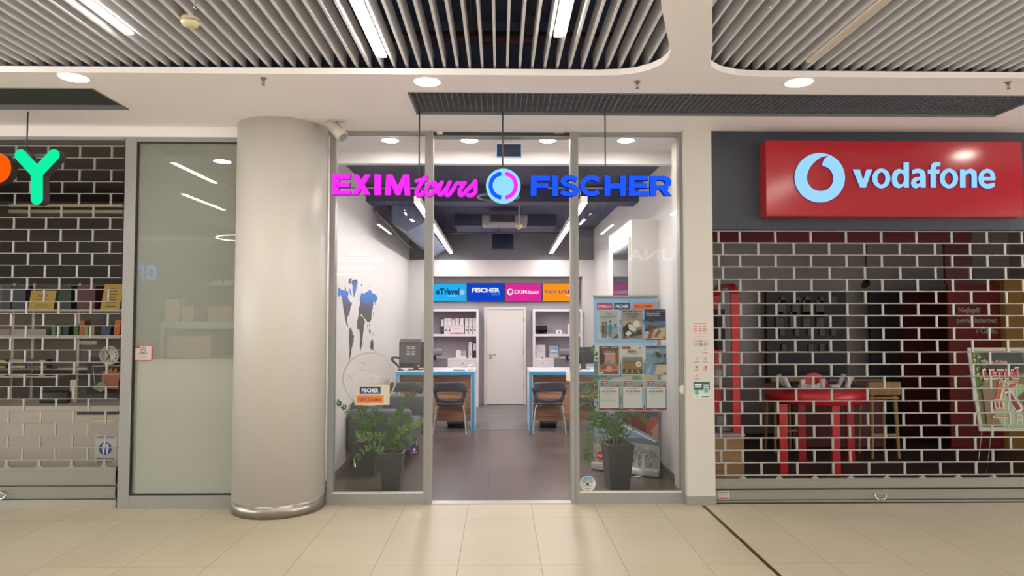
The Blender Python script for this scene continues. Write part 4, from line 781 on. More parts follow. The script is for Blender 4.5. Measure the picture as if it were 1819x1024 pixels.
# right shelf things
a, b = sx(951), sx(971.5); e = empty('letter_tray', ((a + b) / 2, YSF + .15, ZS1), 'black stacked letter tray on the upper right shelf', 'letter tray')
for i in range(2):
    z = ZS1 + i * .085; m = MB(); m.box(a, b, YSF + .03, YSF + .3, z, z + .006, M_BLACK); m.box(a, a + .006, YSF + .03, YSF + .3, z, z + .08, M_BLACK); m.box(b - .006, b, YSF + .03, YSF + .3, z, z + .08, M_BLACK); m.box(a, b, YSF + .29, YSF + .3, z, z + .08, M_BLACK)
    m.box(a, a + (b - a) * .3, YSF + .028, YSF + .034, z, z + .045, M_BLACK); m.box(b - (b - a) * .3, b, YSF + .028, YSF + .034, z, z + .045, M_BLACK); m.build('tray', e)
def framed(px0, px1, h_, z, label, name, cat, fn, rim, base, y=YSF + .10):
    a, b = sx(px0, y), sx(px1, y); e = empty(name, ((a + b) / 2, y, z), label, cat); s = Print((a + .006, y - .001, z + .008), (b - a - .012, .0, 0), (0, .03, h_ - .012), t=.001, base=base); fn(s); s.mb.build('picture', e)
    m = MB(); M3 = Matrix.Translation((0, y, z)) @ Matrix.Rotation(-math.atan(.03 / h_), 4, 'X') @ Matrix.Translation((0, -y, -z)); rm = ink(rim)
    for (p0, p1, q0, q1) in ((a, b, 0, .008), (a, b, h_ - .008, h_), (a, a + .008, .008, h_ - .008), (b - .008, b, .008, h_ - .008)): m.box(p0, p1, y - .004, y + .012, z + q0, z + q1, rm, M3)
    m.box(a + .008, b - .008, y + .003, y + .012, z + .008, z + h_ - .008, rm, M3); m.build('frame', e)
framed(988, 998, .085, ZS1, 'tiny white framed card on the upper right shelf', 'photo_frame', 'picture frame', lambda s: s.disc(.5, .35, .16, '#4b3c3a', 14).rect(.46, .5, .54, .75, '#7a4c40'), '#b9b0b2', '#d8d2d0')
framed(952, 968.5, .265, ZS2, 'white printed certificate on the lower right shelf', 'certificate', 'certificate', lambda s: s.disc(.17, .88, .08, '#8d838a', 12, .03).lines(.12, .88, .66, .76, 2, '#aaa2a6', .35, .2).lines(.25, .8, .44, .54, 2, '#8d868c', .3, .2).rect(.1, .12, .8, .135, '#b4acb0'), '#bdb6ba', '#cdc6ca')
framed(974.5, 993, .265, ZS2, 'dark framed picture of an aeroplane in a blue sky', 'picture_frame', 'picture', lambda s: s.rect(0, 0, 1, 1, '#7f9bb4').rect(0, 0, 1, .16, '#b8a48c').rect(0, .16, 1, .30, '#a9aeb0').disc(.5, .9, .05, '#d8c8c8', 10, .025).poly([(.05, .55), (.35, .62), (.8, .57), (.95, .48), (.4, .47)], '#bcc8d0').poly([(.36, .43), (.70, .47), (.72, .45), (.55, .42), (.46, .38), (.47, .42)], '#3a4a5c').poly([(.48, .45), (.56, .50), (.58, .46)], '#3a4a5c'), '#38333c', '#7f9bb4')
a = sx(963.5); MB().rbox(a - .02, a + .02, YSF + .02, YSF + .05, ZS2, ZS2 + .02, .004, M_BLACK).build('stapler', label='tiny black office object before the certificate', cat='office item')
a = sx(1006); MB().lathe((a, YSF + .1, ZS1), [(.022, 0), (.024, .05), (.02, .06)], ink('#8a848c'), 14).build('small_cup', label='tiny grey cup at the right end of the upper right shelf', cat='cup')
a, b = sx(1008.5), sx(1020); MB().box(a, b, YSF + .08, YSF + .3, ZS1, ZS1 + .2, ink('#d2cccd')).build('white_box', label='white box on the upper right shelf half behind the door post', cat='box')
# desks
M_DWH = mat('desk_white', '#dcd9da', .25, var=.005); M_DBL = mat('desk_blue_edge', '#3c9dca', .4, var=.01); M_WOOD = wood_mat('desk_walnut', '#a07556', '#cca283', 2.6, 0, .45)
YD = 11.13; ZDK = atY(800, 657, 11.5).z
def desk(xa, xb, label):
    e = empty('reception_desk', ((xa + xb) / 2, YD, 0), label, 'desk', 'service desks'); y1_ = YD + .85; t = .06; zt = ZDK
    MB().box(xa, xb, YD + .008, y1_, zt - t, zt, M_DWH).build('desk_top', e)
    for x0_, x1_ in ((xa, xa + t), (xb - t, xb)): MB().box(x0_, x1_, YD + .008, y1_, 0, zt - t, M_DWH).build('side_panel', e)
    m = MB(); q_ = t * .8; m.box(xa + .002, xb - .002, YD, YD + .008, zt - t, zt - .014, M_DBL); m.box(xa + .002 , xa + q_, YD, YD + .008, 0, zt - t, M_DBL); m.box(xb - q_, xb - .002, YD, YD + .008, 0, zt - t, M_DBL); m.build('blue_edging', e)
    MB().box(xa + t, xb - t, YD + .17, YD + .19, .14, zt - t, M_WOOD).build('wood_front', e)
DLX0, DLX1 = atY(702, 700, YD).x, atY(843, 700, YD).x; DRX0, DRX1 = atY(940, 700, YD).x, XR - .22
desk(DLX0, DLX1, 'left service desk with wood front and bright blue edge'); desk(DRX0, DRX1, 'right service desk with wood front and bright blue edge')
for x, lb in ((DLX1 - .30, 'silver computer base under the left desk'), (DRX0 + .36, 'silver computer base under the right desk')):
    m = MB(); m.rbox(x - .17, x + .12, YD + .35, YD + .75, .06, .10, .008, mat('silver_plastic', '#8d8f93', .4)); m.rbox(x - .15, x + .10, YD + .36, YD + .7, 0, .06, .008, M_BLACK); m.build('desk_computer', label=lb, cat='computer')
# things on the desks
p = atY(810, 657, YD + .15); m = MB(); m.box(p.x - .045, p.x + .035, YD + .13, YD + .2, ZDK, ZDK + .008, M_GREYP); m.box(p.x - .04, p.x + .03, YD + .14, YD + .19, ZDK + .008, ZDK + .038, ink('#d5cfc8')); m.build('card_holder', label='small holder of white cards on the left desk', cat='card holder')
m = MB(); m.rbox(p.x + .01, p.x + .15, YD + .03, YD + .1, ZDK, ZDK + .018, .006, mat('slate', '#5a5d68', .4)); m.build('stapler', label='flat grey stapler beside the card holder on the left desk', cat='stapler')
x = atY(835, 655, YD + .1).x; e = empty('cat_figurine', (x, YD + .12, ZDK), 'white cat-shaped figurine at the right end of the left desk', 'figurine'); Mc = ink('#dcd8d2')
m = MB(); m.lathe((x, YD + .12, ZDK), [(.02, 0), (.036, .012), (.04, .035), (.032, .055), (.018, .064)], Mc, 20); m.build('body', e)
m = MB(); m.lathe((x, YD + .12, ZDK + .055), [(.012, 0), (.03, .01), (.036, .024), (.026, .038), (.01, .044)], Mc, 20)
for s_ in (-1, 1): m.tube([(x + s_ * .024, YD + .12, ZDK + .085), (x + s_ * .032, YD + .12, ZDK + .112)], [.014, .004], Mc, 8)
m.build('head', e); MB().tube(smoothpts([(x + .03, YD + .12, ZDK + .02), (x + .06, YD + .12, ZDK + .018), (x + .062, YD + .12, ZDK + .045)], 1), .007, Mc, 6).build('tail', e)
p = atY(1045, 657, YD + .2); MB().box(p.x - .1, p.x + .1, YD + .1, YD + .3, ZDK, ZDK + .006, ink('#d8d6d4')).build('paper_sheet', label='white sheets lying on the right desk before the monitor', cat='paper')
M_MON = mat('monitor_grey', '#3c3c3f', .4)
def monitor(xa, xb, za, zb, y, label, logo=False):
    e = empty('computer_monitor', ((xa + xb) / 2, y, ZDK), label, 'monitor'); m = MB(); m.rbox(xa, xb, y, y + .03, za, zb, .006, M_MON); m.rbox((xa + xb) / 2 - .15, (xa + xb) / 2 + .15, y - .02, y, za + .05, zb - .06, .01, M_MON); m.build('casing', e)
    MB().box(xa + .01, xb - .01, y + .03, y + .032, za + .01, zb - .01, ink('#22262c')).build('screen', e)
    c = (xa + xb) / 2; m = MB(); m.box(c - .04, c + .04, y - .05, y - .02, ZDK + .006, za + .12, M_MON); m.build('stand', e); m = MB(); m.rbox(c - .12, c + .12, y - .1, y + .1, ZDK, ZDK + .012, .004, M_MON); m.build('foot', e)
    if logo: m = MB(); ribbon(m, arc(xb - .035, zb - .04, .022, .022, 0, 360, 24)[:-1], .004, y - .0035, y - .001, ink('#aaa9ac'), closed=True); vs_, fs_ = text_mesh('DELL', .02); m.add([(xb - .055 + v.x * .016, y - .003, zb - .046 + v.z * 0 + v.y * .016) for v in vs_], fs_, ink('#aaa9ac')); m.build('emblem', e)
a = atY(1029, 657, YD + .4); b = atY(1055, 617, YD + .4); monitor(b.x - .36, b.x, ZDK + .09, b.z, YD + .4, 'back of a dark monitor on the right desk', True)
a = atY(708, 657, YD + .3); b = atY(754, 608, YD + .3); monitor(a.x, b.x + .14, ZDK + .03, b.z, YD + .36, 'dark monitor back on the left desk behind the opening-hours sheet')
p = atY(709, 655, YD + .15); e = empty('monitor_arm', (p.x, YD + .2, ZDK), 'dark curved holder at the left end of the left desk', 'monitor arm')
m = MB(); m.lathe((p.x + .02, YD + .18, ZDK), [(.05, 0), (.05, .015), (.02, .02)], M_GREYP, 20); m.build('base', e)
q1 = [atY(x, y, YD + .18) for x, y in ((712, 655), (705, 648), (697, 641), (696, 637), (700, 635), (708, 636), (714, 637))]; m = MB(); m.tube(smoothpts([tuple(v) for v in q1], 2), .018, M_GREYP, 10); m.build('curved_arm', e)
p = atY(742, 651, YD + .2); m = MB(); m.lathe((p.x, YD + .3, p.z), [(.012, 0), (.014, .03)], glow('#b8c060', .6), 12, 'y'); m.build('indicator_light', label='small yellow-green light dot on the device on the left desk', cat='light')
# office chairs behind the desks
M_MESH = mat('chair_mesh_grey', '#77757c', .8, var=.08, scale=60)
def office_chair(px, y, label, side):
    c = atY(px, 650, y); e = empty('office_chair', (c.x, y, 0), label, 'office chair', 'office chairs behind the desks')
    def zz(py): return atY(px, py, y).z
    m = MB(); m.rbox(c.x - .14, c.x + .14, y - .05, y + .03, zz(632), zz(620.5), .035, M_MESH); m.build('headrest', e)
    MB().box(c.x - .025, c.x + .025, y - .03, y, zz(640), zz(631), M_BLACK).build('headrest_stem', e)
    m = MB(); W1, W2_ = .235, .19; za, zb = .56, zz(637)
    vs_ = [(c.x - W2_, y, za), (c.x + W2_, y, za), (c.x + W1, y + .02, (za + zb) / 2 + .1), (c.x + W1, y, zb), (c.x - W1, y, zb), (c.x - W1, y + .02, (za + zb) / 2 + .1)]; vb = [(a_, b_ + .04, d_) for a_, b_, d_ in vs_]
    m.add(vs_ + vb, [(0, 1, 2, 3, 4, 5), (11, 10, 9, 8, 7, 6)] + [(i, i + 6, (i + 1) % 6 + 6, (i + 1) % 6) for i in range(6)], M_MESH); m.build('backrest', e)
    m = MB(); m.rbox(c.x - .24, c.x + .24, y - .48, y + .0, .44, .52, .03, M_MESH); m.build('seat', e)
    for s_ in (-1, 1): m = MB(); m.tube([(c.x + s_ * .26, y - .1, .50), (c.x + s_ * .28, y - .12, .68)], .015, M_BLACK, 8); m.rbox(c.x + s_ * .28 - .03, c.x + s_ * .28 + .03, y - .3, y - .02, .68, .71, .01, M_BLACK); m.build('armrest', e)
    m = MB(); m.tube([(c.x, y - .24, .08), (c.x, y - .24, .44)], .025, M_BLACK, 10); m.build('gas_lift', e); m = MB()
    for k in range(5): a_ = k * 2 * math.pi / 5 + .3; m.tube([(c.x, y - .24, .1), (c.x + .27 * math.cos(a_), y - .24 + .27 * math.sin(a_), .06)], [.02, .012], M_BLACK, 6); m.lathe((c.x + .27 * math.cos(a_), y - .24 + .27 * math.sin(a_), 0), [(.02, 0), (.024, .03), (.012, .055)], M_BLACK, 10)
    m.build('five_star_base', e)
office_chair(772, 12.75, 'grey mesh office chair with headrest behind the left desk', -1); office_chair(1007, 12.75, 'grey mesh office chair with headrest behind the right desk', 1)
a = atY(766, 618, 12.3); m = MB(); m.box(a.x - .1, a.x + .06, 12.28, 12.29, a.z - .02, a.z + .14, M_BLACK, Matrix.Translation(a) @ Matrix.Rotation(-.7, 4, 'Y') @ Matrix.Translation(-a)); m.tube([(a.x - .05, 12.285, a.z - .02), (a.x - .1, 12.2, ZDK + .0)], .01, M_BLACK, 6)
# visitor chairs
M_SHELL = mat('chair_shell_grey', '#4c4d56', .45, var=.03); M_LEG = mat('chair_chrome_leg', '#d2cbc6', .25, .5, var=0)
def visitor_chair():
    e = empty('visitor_chair', (0, 0, 0)); g_ = .028
    out = [(-.215, .795), (.20, .795), (.225, .79), (.235, .765), (.245, .715), (.27, .69), (.264, .66), (.247, .60), (.226, .53), (.20, .465), (.155, .435), (-.155, .435), (-.20, .465), (-.226, .53), (-.247, .60), (-.264, .66), (-.27, .69), (-.245, .715), (-.235, .765)]
    hole = smoothpts([(-.205, .625), (-.195, .645), (0, .65), (.195, .645), (.205, .625), (.178, .555), (.14, .525), (-.14, .525), (-.178, .555), (-.205, .625)], 1)[:-1]
    vs_, fs_ = fill_loops([out, hole], 0); bm = bmesh.new(); bv = [bm.verts.new((v.x, 0, v.y)) for v in vs_]
    for f in fs_:
        try: bm.faces.new([bv[i] for i in f])
        except ValueError: pass
    bmesh.ops.remove_doubles(bm, verts=bm.verts[:], dist=1e-5)
    bmesh.ops.subdivide_edges(bm, edges=[e_ for e_ in bm.edges if e_.calc_length() > .07], cuts=3, use_grid_fill=True)
    ex = bmesh.ops.extrude_face_region(bm, geom=bm.faces[:]); bmesh.ops.translate(bm, vec=(0, g_, 0), verts=[v for v in ex['geom'] if isinstance(v, bmesh.types.BMVert)])
    for v in bm.verts: v.co.y += .7 * v.co.x ** 2 - .16 * max(0, v.co.z - .46) + 0
    bm.verts.index_update(); m = MB(); m.add([v.co.copy() for v in bm.verts], [tuple(v.index for v in f.verts) for f in bm.faces], M_SHELL, True); bm.free(); m.build('backrest', e, local=True)
    m = MB(); m.rbox(-.20, .20, .0, .42, .435, .47, .015, M_SHELL); m.build('seat', e, local=True)
    m = MB(); m.rbox(-.185, .185, .03, .40, .465, .495, .013, mat('seat_pad', '#3e3f47', .8)); m.build('seat_pad', e, local=True)
    for s_ in (-1, 1):
        for f_ in (0, 1): y_ = .04 if not f_ else .36; m = MB(); m.tube(smoothpts([(s_ * .10, y_, .43), (s_ * .195, y_, .43), (s_ * .215, y_ - .01, .40), (s_ * .255, y_ + (-.06 if not f_ else .05), .012)], 2), .011, M_LEG, 8); m.lathe((s_ * .255, y_ + (-.06 if not f_ else .05), 0), [(.016, 0), (.014, .015)], M_LEG, 10); m.build('leg', e, local=True)
    return e
vc = visitor_chair()
for i, (px, y, rz, lb) in enumerate(((799, 10.86, 0, 'grey visitor chair before the left desk, seen through the doorway'), (976, 10.86, .03, 'grey visitor chair before the right desk, seen through the doorway'), (720, 10.87, -.02, 'grey visitor chair behind the sofa, seen through the left pane'), (1052, 10.87, -.04, 'grey visitor chair half hidden by the plant in the right window'))):
    o = vc if i == 0 else copy_tree(vc); o.location = (atY(px, 700, y).x, y, 0); o.rotation_euler.z = rz; tag(o, lb, 'chair', 'visitor chairs at the desks')
# sofa on the left
M_SOFA = mat('sofa_grey_fabric', '#56585f', .85, var=.05, scale=40)
sx0, sx1 = XL + .02, atY(729, 780, 8.44).x; sy0, sy1 = 8.44, 9.95
e = empty('sofa', ((sx0 + sx1) / 2, (sy0 + sy1) / 2, 0), 'dark grey sofa with metal legs along the left wall', 'sofa')
m = MB(); m.rbox(sx0, sx1, sy0, sy0 + .2, .17, .68, .05, M_SOFA, seg=4); m.build('armrest', e); m = MB(); m.rbox(sx0, sx1 + .03, sy1 - .2, sy1, .17, .72, .05, M_SOFA, seg=4); m.build('armrest', e)
m = MB(); m.rbox(sx0, sx0 + .22, sy0 + .19, sy1 - .19, .17, .76, .05, M_SOFA, seg=4); m.build('backrest', e)
for k in range(2): a_ = sy0 + .2 + k * .55; m = MB(); m.rbox(sx0 + .2, sx1 - .01, a_ + .003, a_ + .55, .27, .45, .04, M_SOFA, seg=4); m.build('seat_cushion', e)
m = MB(); m.rbox(sx0 + .05, sx1 - .02, sy0 + .15, sy1 - .15, .17, .29, .02, M_SOFA); m.build('base', e)
for x in (sx0 + .09, sx1 - .12):
    for y in (sy0 + .06, sy1 - .1): m = MB(); m.lathe((x, y, 0), [(.035, 0), (.035, .008), (.026, .01), (.026, .18)], M_CHROME, 16); m.build('leg', e)
# potted plants
M_POT = mat('pot_anthracite', '#47474b', .5, var=.04, scale=15); M_SOIL = mat('potting_soil', '#3b3029', .95, var=.3, scale=60, bump=.4); M_STEM = mat('plant_stem', '#6b7a4c', .6); M_LEAF = mat('plant_leaf', '#4c7040', .34, var=.3, scale=12); M_LEAFL = mat('plant_leaf_light', '#71934f', .38, var=.25, scale=12)
def pot(e, x, y, wt, wb, h_, rot=0):
    M3 = Matrix.Translation((x, y, 0)) @ Matrix.Rotation(rot, 4, 'Z'); m = MB(); q_ = []
    for z, w in ((0, wb), (h_, wt), (h_, wt - .03), (h_ - .05, wt - .04)): q_ += [M3 @ Vector((a_ * w / 2, b_ * w / 2, z)) for a_, b_ in ((-1, -1), (1, -1), (1, 1), (-1, 1))]
    m.add(q_, [(3, 2, 1, 0)] + [(4 * k + i, 4 * k + (i + 1) % 4, 4 * k + 4 + (i + 1) % 4, 4 * k + 4 + i) for k in range(3) for i in range(4)], M_POT); m.build('pot', e)
    w = wt - .035; m = MB(); m.add([M3 @ Vector((a_ * w / 2, b_ * w / 2, h_ - .03)) for a_, b_ in ((-1, -1), (1, -1), (1, 1), (-1, 1))] + [M3 @ Vector((0, 0, h_ - .01))], [(0, 1, 4), (1, 2, 4), (2, 3, 4), (3, 0, 4)], M_SOIL); m.build('soil', e)
def frond(e, pts, n=9, ls=.075, light=False, r=.007, start=.25):
    C_ = [Vector(p) for p in smoothpts([tuple(p) for p in pts], 3)]; N_ = len(C_); m = MB(); m.tube(C_, [r * (1 - .6 * i / (N_ - 1)) for i in range(N_)], M_STEM, 6); st = m.build('stem', e)
    lf = MB(); n = int(n * 1.45)
    for k in range(n):
        f = start + (1 - start) * k / (n - 1); i = min(N_ - 2, int(f * (N_ - 1))); p = C_[i]; t = (C_[i + 1] - C_[i]).normalized()
        sd = t.cross(Vector((random.uniform(-.4, .4), -1, random.uniform(-.2, .4)))).normalized()
        for s_ in (-1, 1):
            d = (sd * s_ + t * .75 + Vector((0, random.uniform(-.35, .35), random.uniform(-.1, .2)))).normalized(); nn = d.cross(t).normalized(); wv = nn.cross(d).normalized() if nn.length else sd
            L_ = ls * 1.05 * random.uniform(.75, 1.1) * (1 - .35 * f); w = L_ * .215; up = nn * (L_ * .06)
            q_ = [p, p + d * L_ * .25 + wv * w * .8, p + d * L_ * .55 + wv * w, p + d * L_, p + d * L_ * .55 - wv * w, p + d * L_ * .25 - wv * w * .8, p + d * L_ * .5 + up]
            lf.add(q_, [(0, 1, 6), (1, 2, 6), (2, 3, 6), (3, 4, 6), (4, 5, 6), (5, 0, 6)], M_LEAFL if light else M_LEAF, True)
    lf.build('leaves', st)
def plant(label, x, y, wt, wb, h_, fronds, rot=0):
    e = empty('potted_plant', (x, y, 0), label, 'potted plant'); pot(e, x, y, wt, wb, h_, rot)
    for pl_, kw in fronds: frond(e, [(x + (atY(pl_[0][0], pl_[0][1], y).x - x) * .5, y + random.uniform(-.04, .04), h_ - .03)] + [atY(a_, b_, y + dy) for (a_, b_), dy in zip(pl_, [random.uniform(-.05, .05)] + [random.uniform(-.12, .12)] * (len(pl_) - 1))], **kw)
c1 = atY(694, 872, 7.27); plant('potted green plant in a square dark pot nearest the left pane', c1.x, 7.36, .245, .17, atY(694, 806, 7.27).z, [
    ([(693, 790), (698, 760), (702, 740), (713, 725)], dict(n=10)), ([(700, 790), (712, 770), (722, 750), (728, 745)], dict(n=9)), ([(690, 785), (682, 774), (665, 775), (650, 776), (638, 780)], dict(n=8, light=True)), ([(676, 800), (665, 792), (650, 795), (636, 812)], dict(n=6, light=True)),
    ([(705, 790), (715, 782), (728, 775), (732, 782)], dict(n=8)), ([(698, 780), (715, 762), (735, 756), (752, 748)], dict(n=9, light=True)), ([(700, 795), (703, 775), (697, 755), (690, 750)], dict(n=8)), ([(706, 795), (712, 785), (716, 795)], dict(n=5)), ([(702, 770), (706, 745), (712, 720), (722, 700)], dict(n=9, ls=.05)), ([(702, 770), (710, 735), (722, 708), (738, 698)], dict(n=12, ls=.05, start=.5))])
c2 = atY(648, 846, 7.95); plant('potted green plant in a dark pot behind the first, before the sofa', c2.x, 8.08, .27, .19, atY(648, 787, 7.95).z, [
    ([(645, 770), (640, 750), (625, 735), (600, 716)], dict(n=12, start=.35)), ([(650, 770), (645, 745), (640, 725), (632, 712)], dict(n=9)), ([(655, 770), (660, 745), (668, 725), (670, 712)], dict(n=9)), ([(655, 775), (662, 758), (672, 745), (678, 738)], dict(n=10)), ([(650, 775), (655, 760), (652, 745)], dict(n=7, light=True)), ([(645, 780), (640, 770), (636, 772)], dict(n=5, light=True)), ([(660, 780), (668, 770), (674, 775), (678, 782)], dict(n=6)), ([(648, 765), (642, 738), (650, 722)], dict(n=9)), ([(657, 765), (668, 752), (680, 742)], dict(n=9))])
c3 = atY(1100, 872, 7.27); plant('tall potted plant in a tapered dark pot behind the right pane', c3.x, 7.38, .285, .20, atY(1100, 790, 7.27).z, [
    ([(1090, 770), (1078, 740), (1066, 715), (1055, 690)], dict(n=10, ls=.09)), ([(1085, 765), (1070, 740), (1058, 735), (1050, 755), (1046, 790), (1045, 810)], dict(n=11, ls=.09)), ([(1095, 765), (1090, 720), (1080, 690), (1070, 655)], dict(n=10, ls=.09)), ([(1100, 765), (1102, 735), (1118, 728), (1140, 738), (1146, 748)], dict(n=10, ls=.085)), ([(1100, 770), (1105, 745), (1110, 730)], dict(n=6)),
    ([(1108, 775), (1116, 755), (1118, 735)], dict(n=5)), ([(1094, 770), (1098, 735), (1102, 705)], dict(n=8)), ([(1088, 770), (1080, 750), (1072, 752)], dict(n=6)), ([(1086, 745), (1066, 700), (1058, 670), (1062, 640), (1052, 618)], dict(n=12, ls=.065, start=.4)), ([(1060, 745), (1048, 715), (1044, 700), (1040, 690)], dict(n=7, ls=.09)), ([(1112, 780), (1122, 765), (1126, 762)], dict(n=3, ls=.03)), ([(1070, 742), (1048, 760), (1040, 790), (1042, 815)], dict(n=6, ls=.06, start=.6))], rot=.12)
p = c3; MB().tube([(p.x - .02, 7.38, .45), (p.x - .02, 7.38, .66)], .001, M_STEM, 4)
# roll-up banner, beach print
YR = 8.36; a = atY(1056, 845, YR); b = atY(1167, 525, YR); za = .05
e = empty('roll_up_banner', ((a.x + b.x) / 2, YR, 0), 'tall beach roll-up banner with three name boxes on top, behind the posters', 'banner')
s = Print((a.x, YR, .06), (b.x - a.x, 0, 0), (0, 0, b.z - .06 - .02), t=.002, base='#8db4d6')
s.rect(0, .62, 1, .72, '#a9c6dc').poly([(0, .60), (.3, .63), (.6, .61), (1, .64), (1, .70), (.5, .68), (0, .70)], '#ccd5d8').rect(0, .50, 1, .60, '#3f86ba').poly([(0, .50), (1, .54), (1, .46), (0, .38)], '#b8b48c')
for k in range(26): s.disc(random.uniform(.02, .98), random.uniform(.28, .52), random.uniform(.03, .09), random.choice(['#8d9a50', '#c2b858', '#5d7c44', '#a8a060', '#6a8c78']), 9)
s.poly([(.0, .0), (1, .0), (1, .26), (0, .30)], '#6f87a0').poly([(.45, .34), (.70, .40), (.86, .30), (.90, .16), (.60, .12), (.42, .24)], '#7c3438').poly([(.80, .26), (1, .28), (1, .12), (.82, .16)], '#b8564a').poly([(.88, .20), (1, .24), (1, .08), (.94, .12)], '#cda08a').rect(.84, .28, 1, .36, '#4e5c66')
s.rect(.05, .925, .29, .965, '#a03456').text('EXIMtours', .17, .935, .018, '#e4d6da', .03, w=.20).rect(.32, .925, .57, .965, '#25405f').text('FISCHER', .445, .935, .018, '#dfe4ea', .03, w=.20).rect(.61, .925, .95, .965, '#d97236').text('NEV-DAMA', .78, .935, .018, '#5a2c40', .03, w=.28)
s.text('S', .42, .835, .028, '#2c5480', .02).text('C', .80, .835, .028, '#2c5480', .02).text('O', .42, .79, .022, '#3c6890', 0); s.mb.build('banner_print', e)
MB().box(a.x - .005, b.x + .01, YR - .012, YR + .012, b.z - .025, b.z, M_ALU).build('top_rail', e); m = MB(); m.rbox(a.x - .01, b.x + .01, YR - .05, YR + .05, 0, .075, .02, M_ALU); m.build('base', e); MB().tube([(.5 * (a.x + b.x), YR + .03, .07), (.5 * (a.x + b.x), YR + .03, b.z - .01)], .008, M_ALU, 6).build('pole', e)
# half-drawn banner, city print, turned a little
pL = atZ(1053, 842 - 8, 0); pR = atZ(1176, 850, 0); pL.y = max(pL.y, 8.2); U = Vector((pR.x - pL.x, pR.y - pL.y, 0)); Ln = U.length; U.normalize(); Nn = Vector((U.y, -U.x, 0))
e = empty('roll_up_banner', (pL + pR) / 2, 'low roll-up banner with a winter city print and slanted top edge', 'banner')
z0 = .085; sc = pL.y / F
def hz(px, py): t = (px - 1053) / (1176 - 1053); P_ = pL + U * Ln * t; return (P_ - pL).dot(U) / Ln, atY(px, py, P_.y).z
o_ = pL + Vector((0, 0, z0)); s = Print(o_, U * Ln, (0, 0, 1), t=.003, base=None); pts = [(.02, 0), (.97, 0)] + [(u, z - z0) for u, z in (hz(1172, 782), hz(1118, 754), hz(1100, 743), hz(1056, 742))]
s.poly(pts, '#7e95ae'); hr = lambda v: v
s.poly([(.02, 0), (.97, 0), (.97, .27), (.5, .30), (.02, .26)], '#a3a09c').poly([(.4, .30), (.7, .34), (.97, .31), (.97, .27), (.4, .28)], '#5e6c80').poly([(.02, .24), (.3, .28), (.5, .33), (.3, .31), (.02, .30)], '#8a8484')
for k in range(230):
    u = random.uniform(.04, .95); v = random.uniform(.02, .24); w_ = .006 + .013 * random.random(); h_ = random.uniform(.015, .05)
    s.poly([(u - w_, v), (u + w_, v), (u, min(.29, v + h_))], random.choice(['#c2bfba', '#6f7682', '#8f8d8c', '#b3afa8', '#585f6c', '#7c7f84']))
s.poly([(.75, .0), (.82, .0), (.785, .22)], '#c9c5bc').poly([(.66, .02), (.72, .02), (.69, .14)], '#c4c0b8').rect(.14, .36, .26, .44, '#5b636c').rect(.155, .385, .245, .425, '#8d9aa6').rect(.196, .44, .204, .49, '#5b636c')
s.poly([(.10, .09), (.15, .06), (.24, .05), (.26, .10), (.24, .15), (.15, .155), (.10, .12)], '#b02a2e').text('DEJEE', .18, .095, .022, '#e8dcd8', .03, w=.12)
s.poly([pts[2], pts[3], (pts[3][0], pts[3][1] - .018), (pts[2][0], pts[2][1] - .018)], '#dcdad6'); s.mb.build('banner_print', e)
def obox(l0, l1, n0, n1, z0_, z1_, m_, nm):
    M3 = Matrix.Translation(pL) @ Matrix(((U.x, Nn.x, 0, 0), (U.y, Nn.y, 0, 0), (0, 0, 1, 0), (0, 0, 0, 1))); m = MB(); m.rbox(l0, l1, n0, n1, z0_, z1_, .012, m_, M3); m.build(nm, e)
obox(0, Ln - .02, -.05, .05, .008, .09, M_STEEL if False else mat('banner_base_alu', '#b9b8b5', .3, .4), 'base'); obox(Ln - .022, Ln, -.05, .052, .006, .095, M_GREYP, 'end_cap')
for f_ in (.3, .72): obox(Ln * f_ - .04, Ln * f_ + .03, .0, .15, .0, .012, mat('banner_base_alu', '#b9b8b5', .3, .4), 'foot')
p0_ = o_ + U * Ln * pts[4][0] - Nn * .02; MB().tube([p0_, p0_ + Vector((0, 0, pts[4][1]))], .006, M_ALU, 6).build('pole', e)
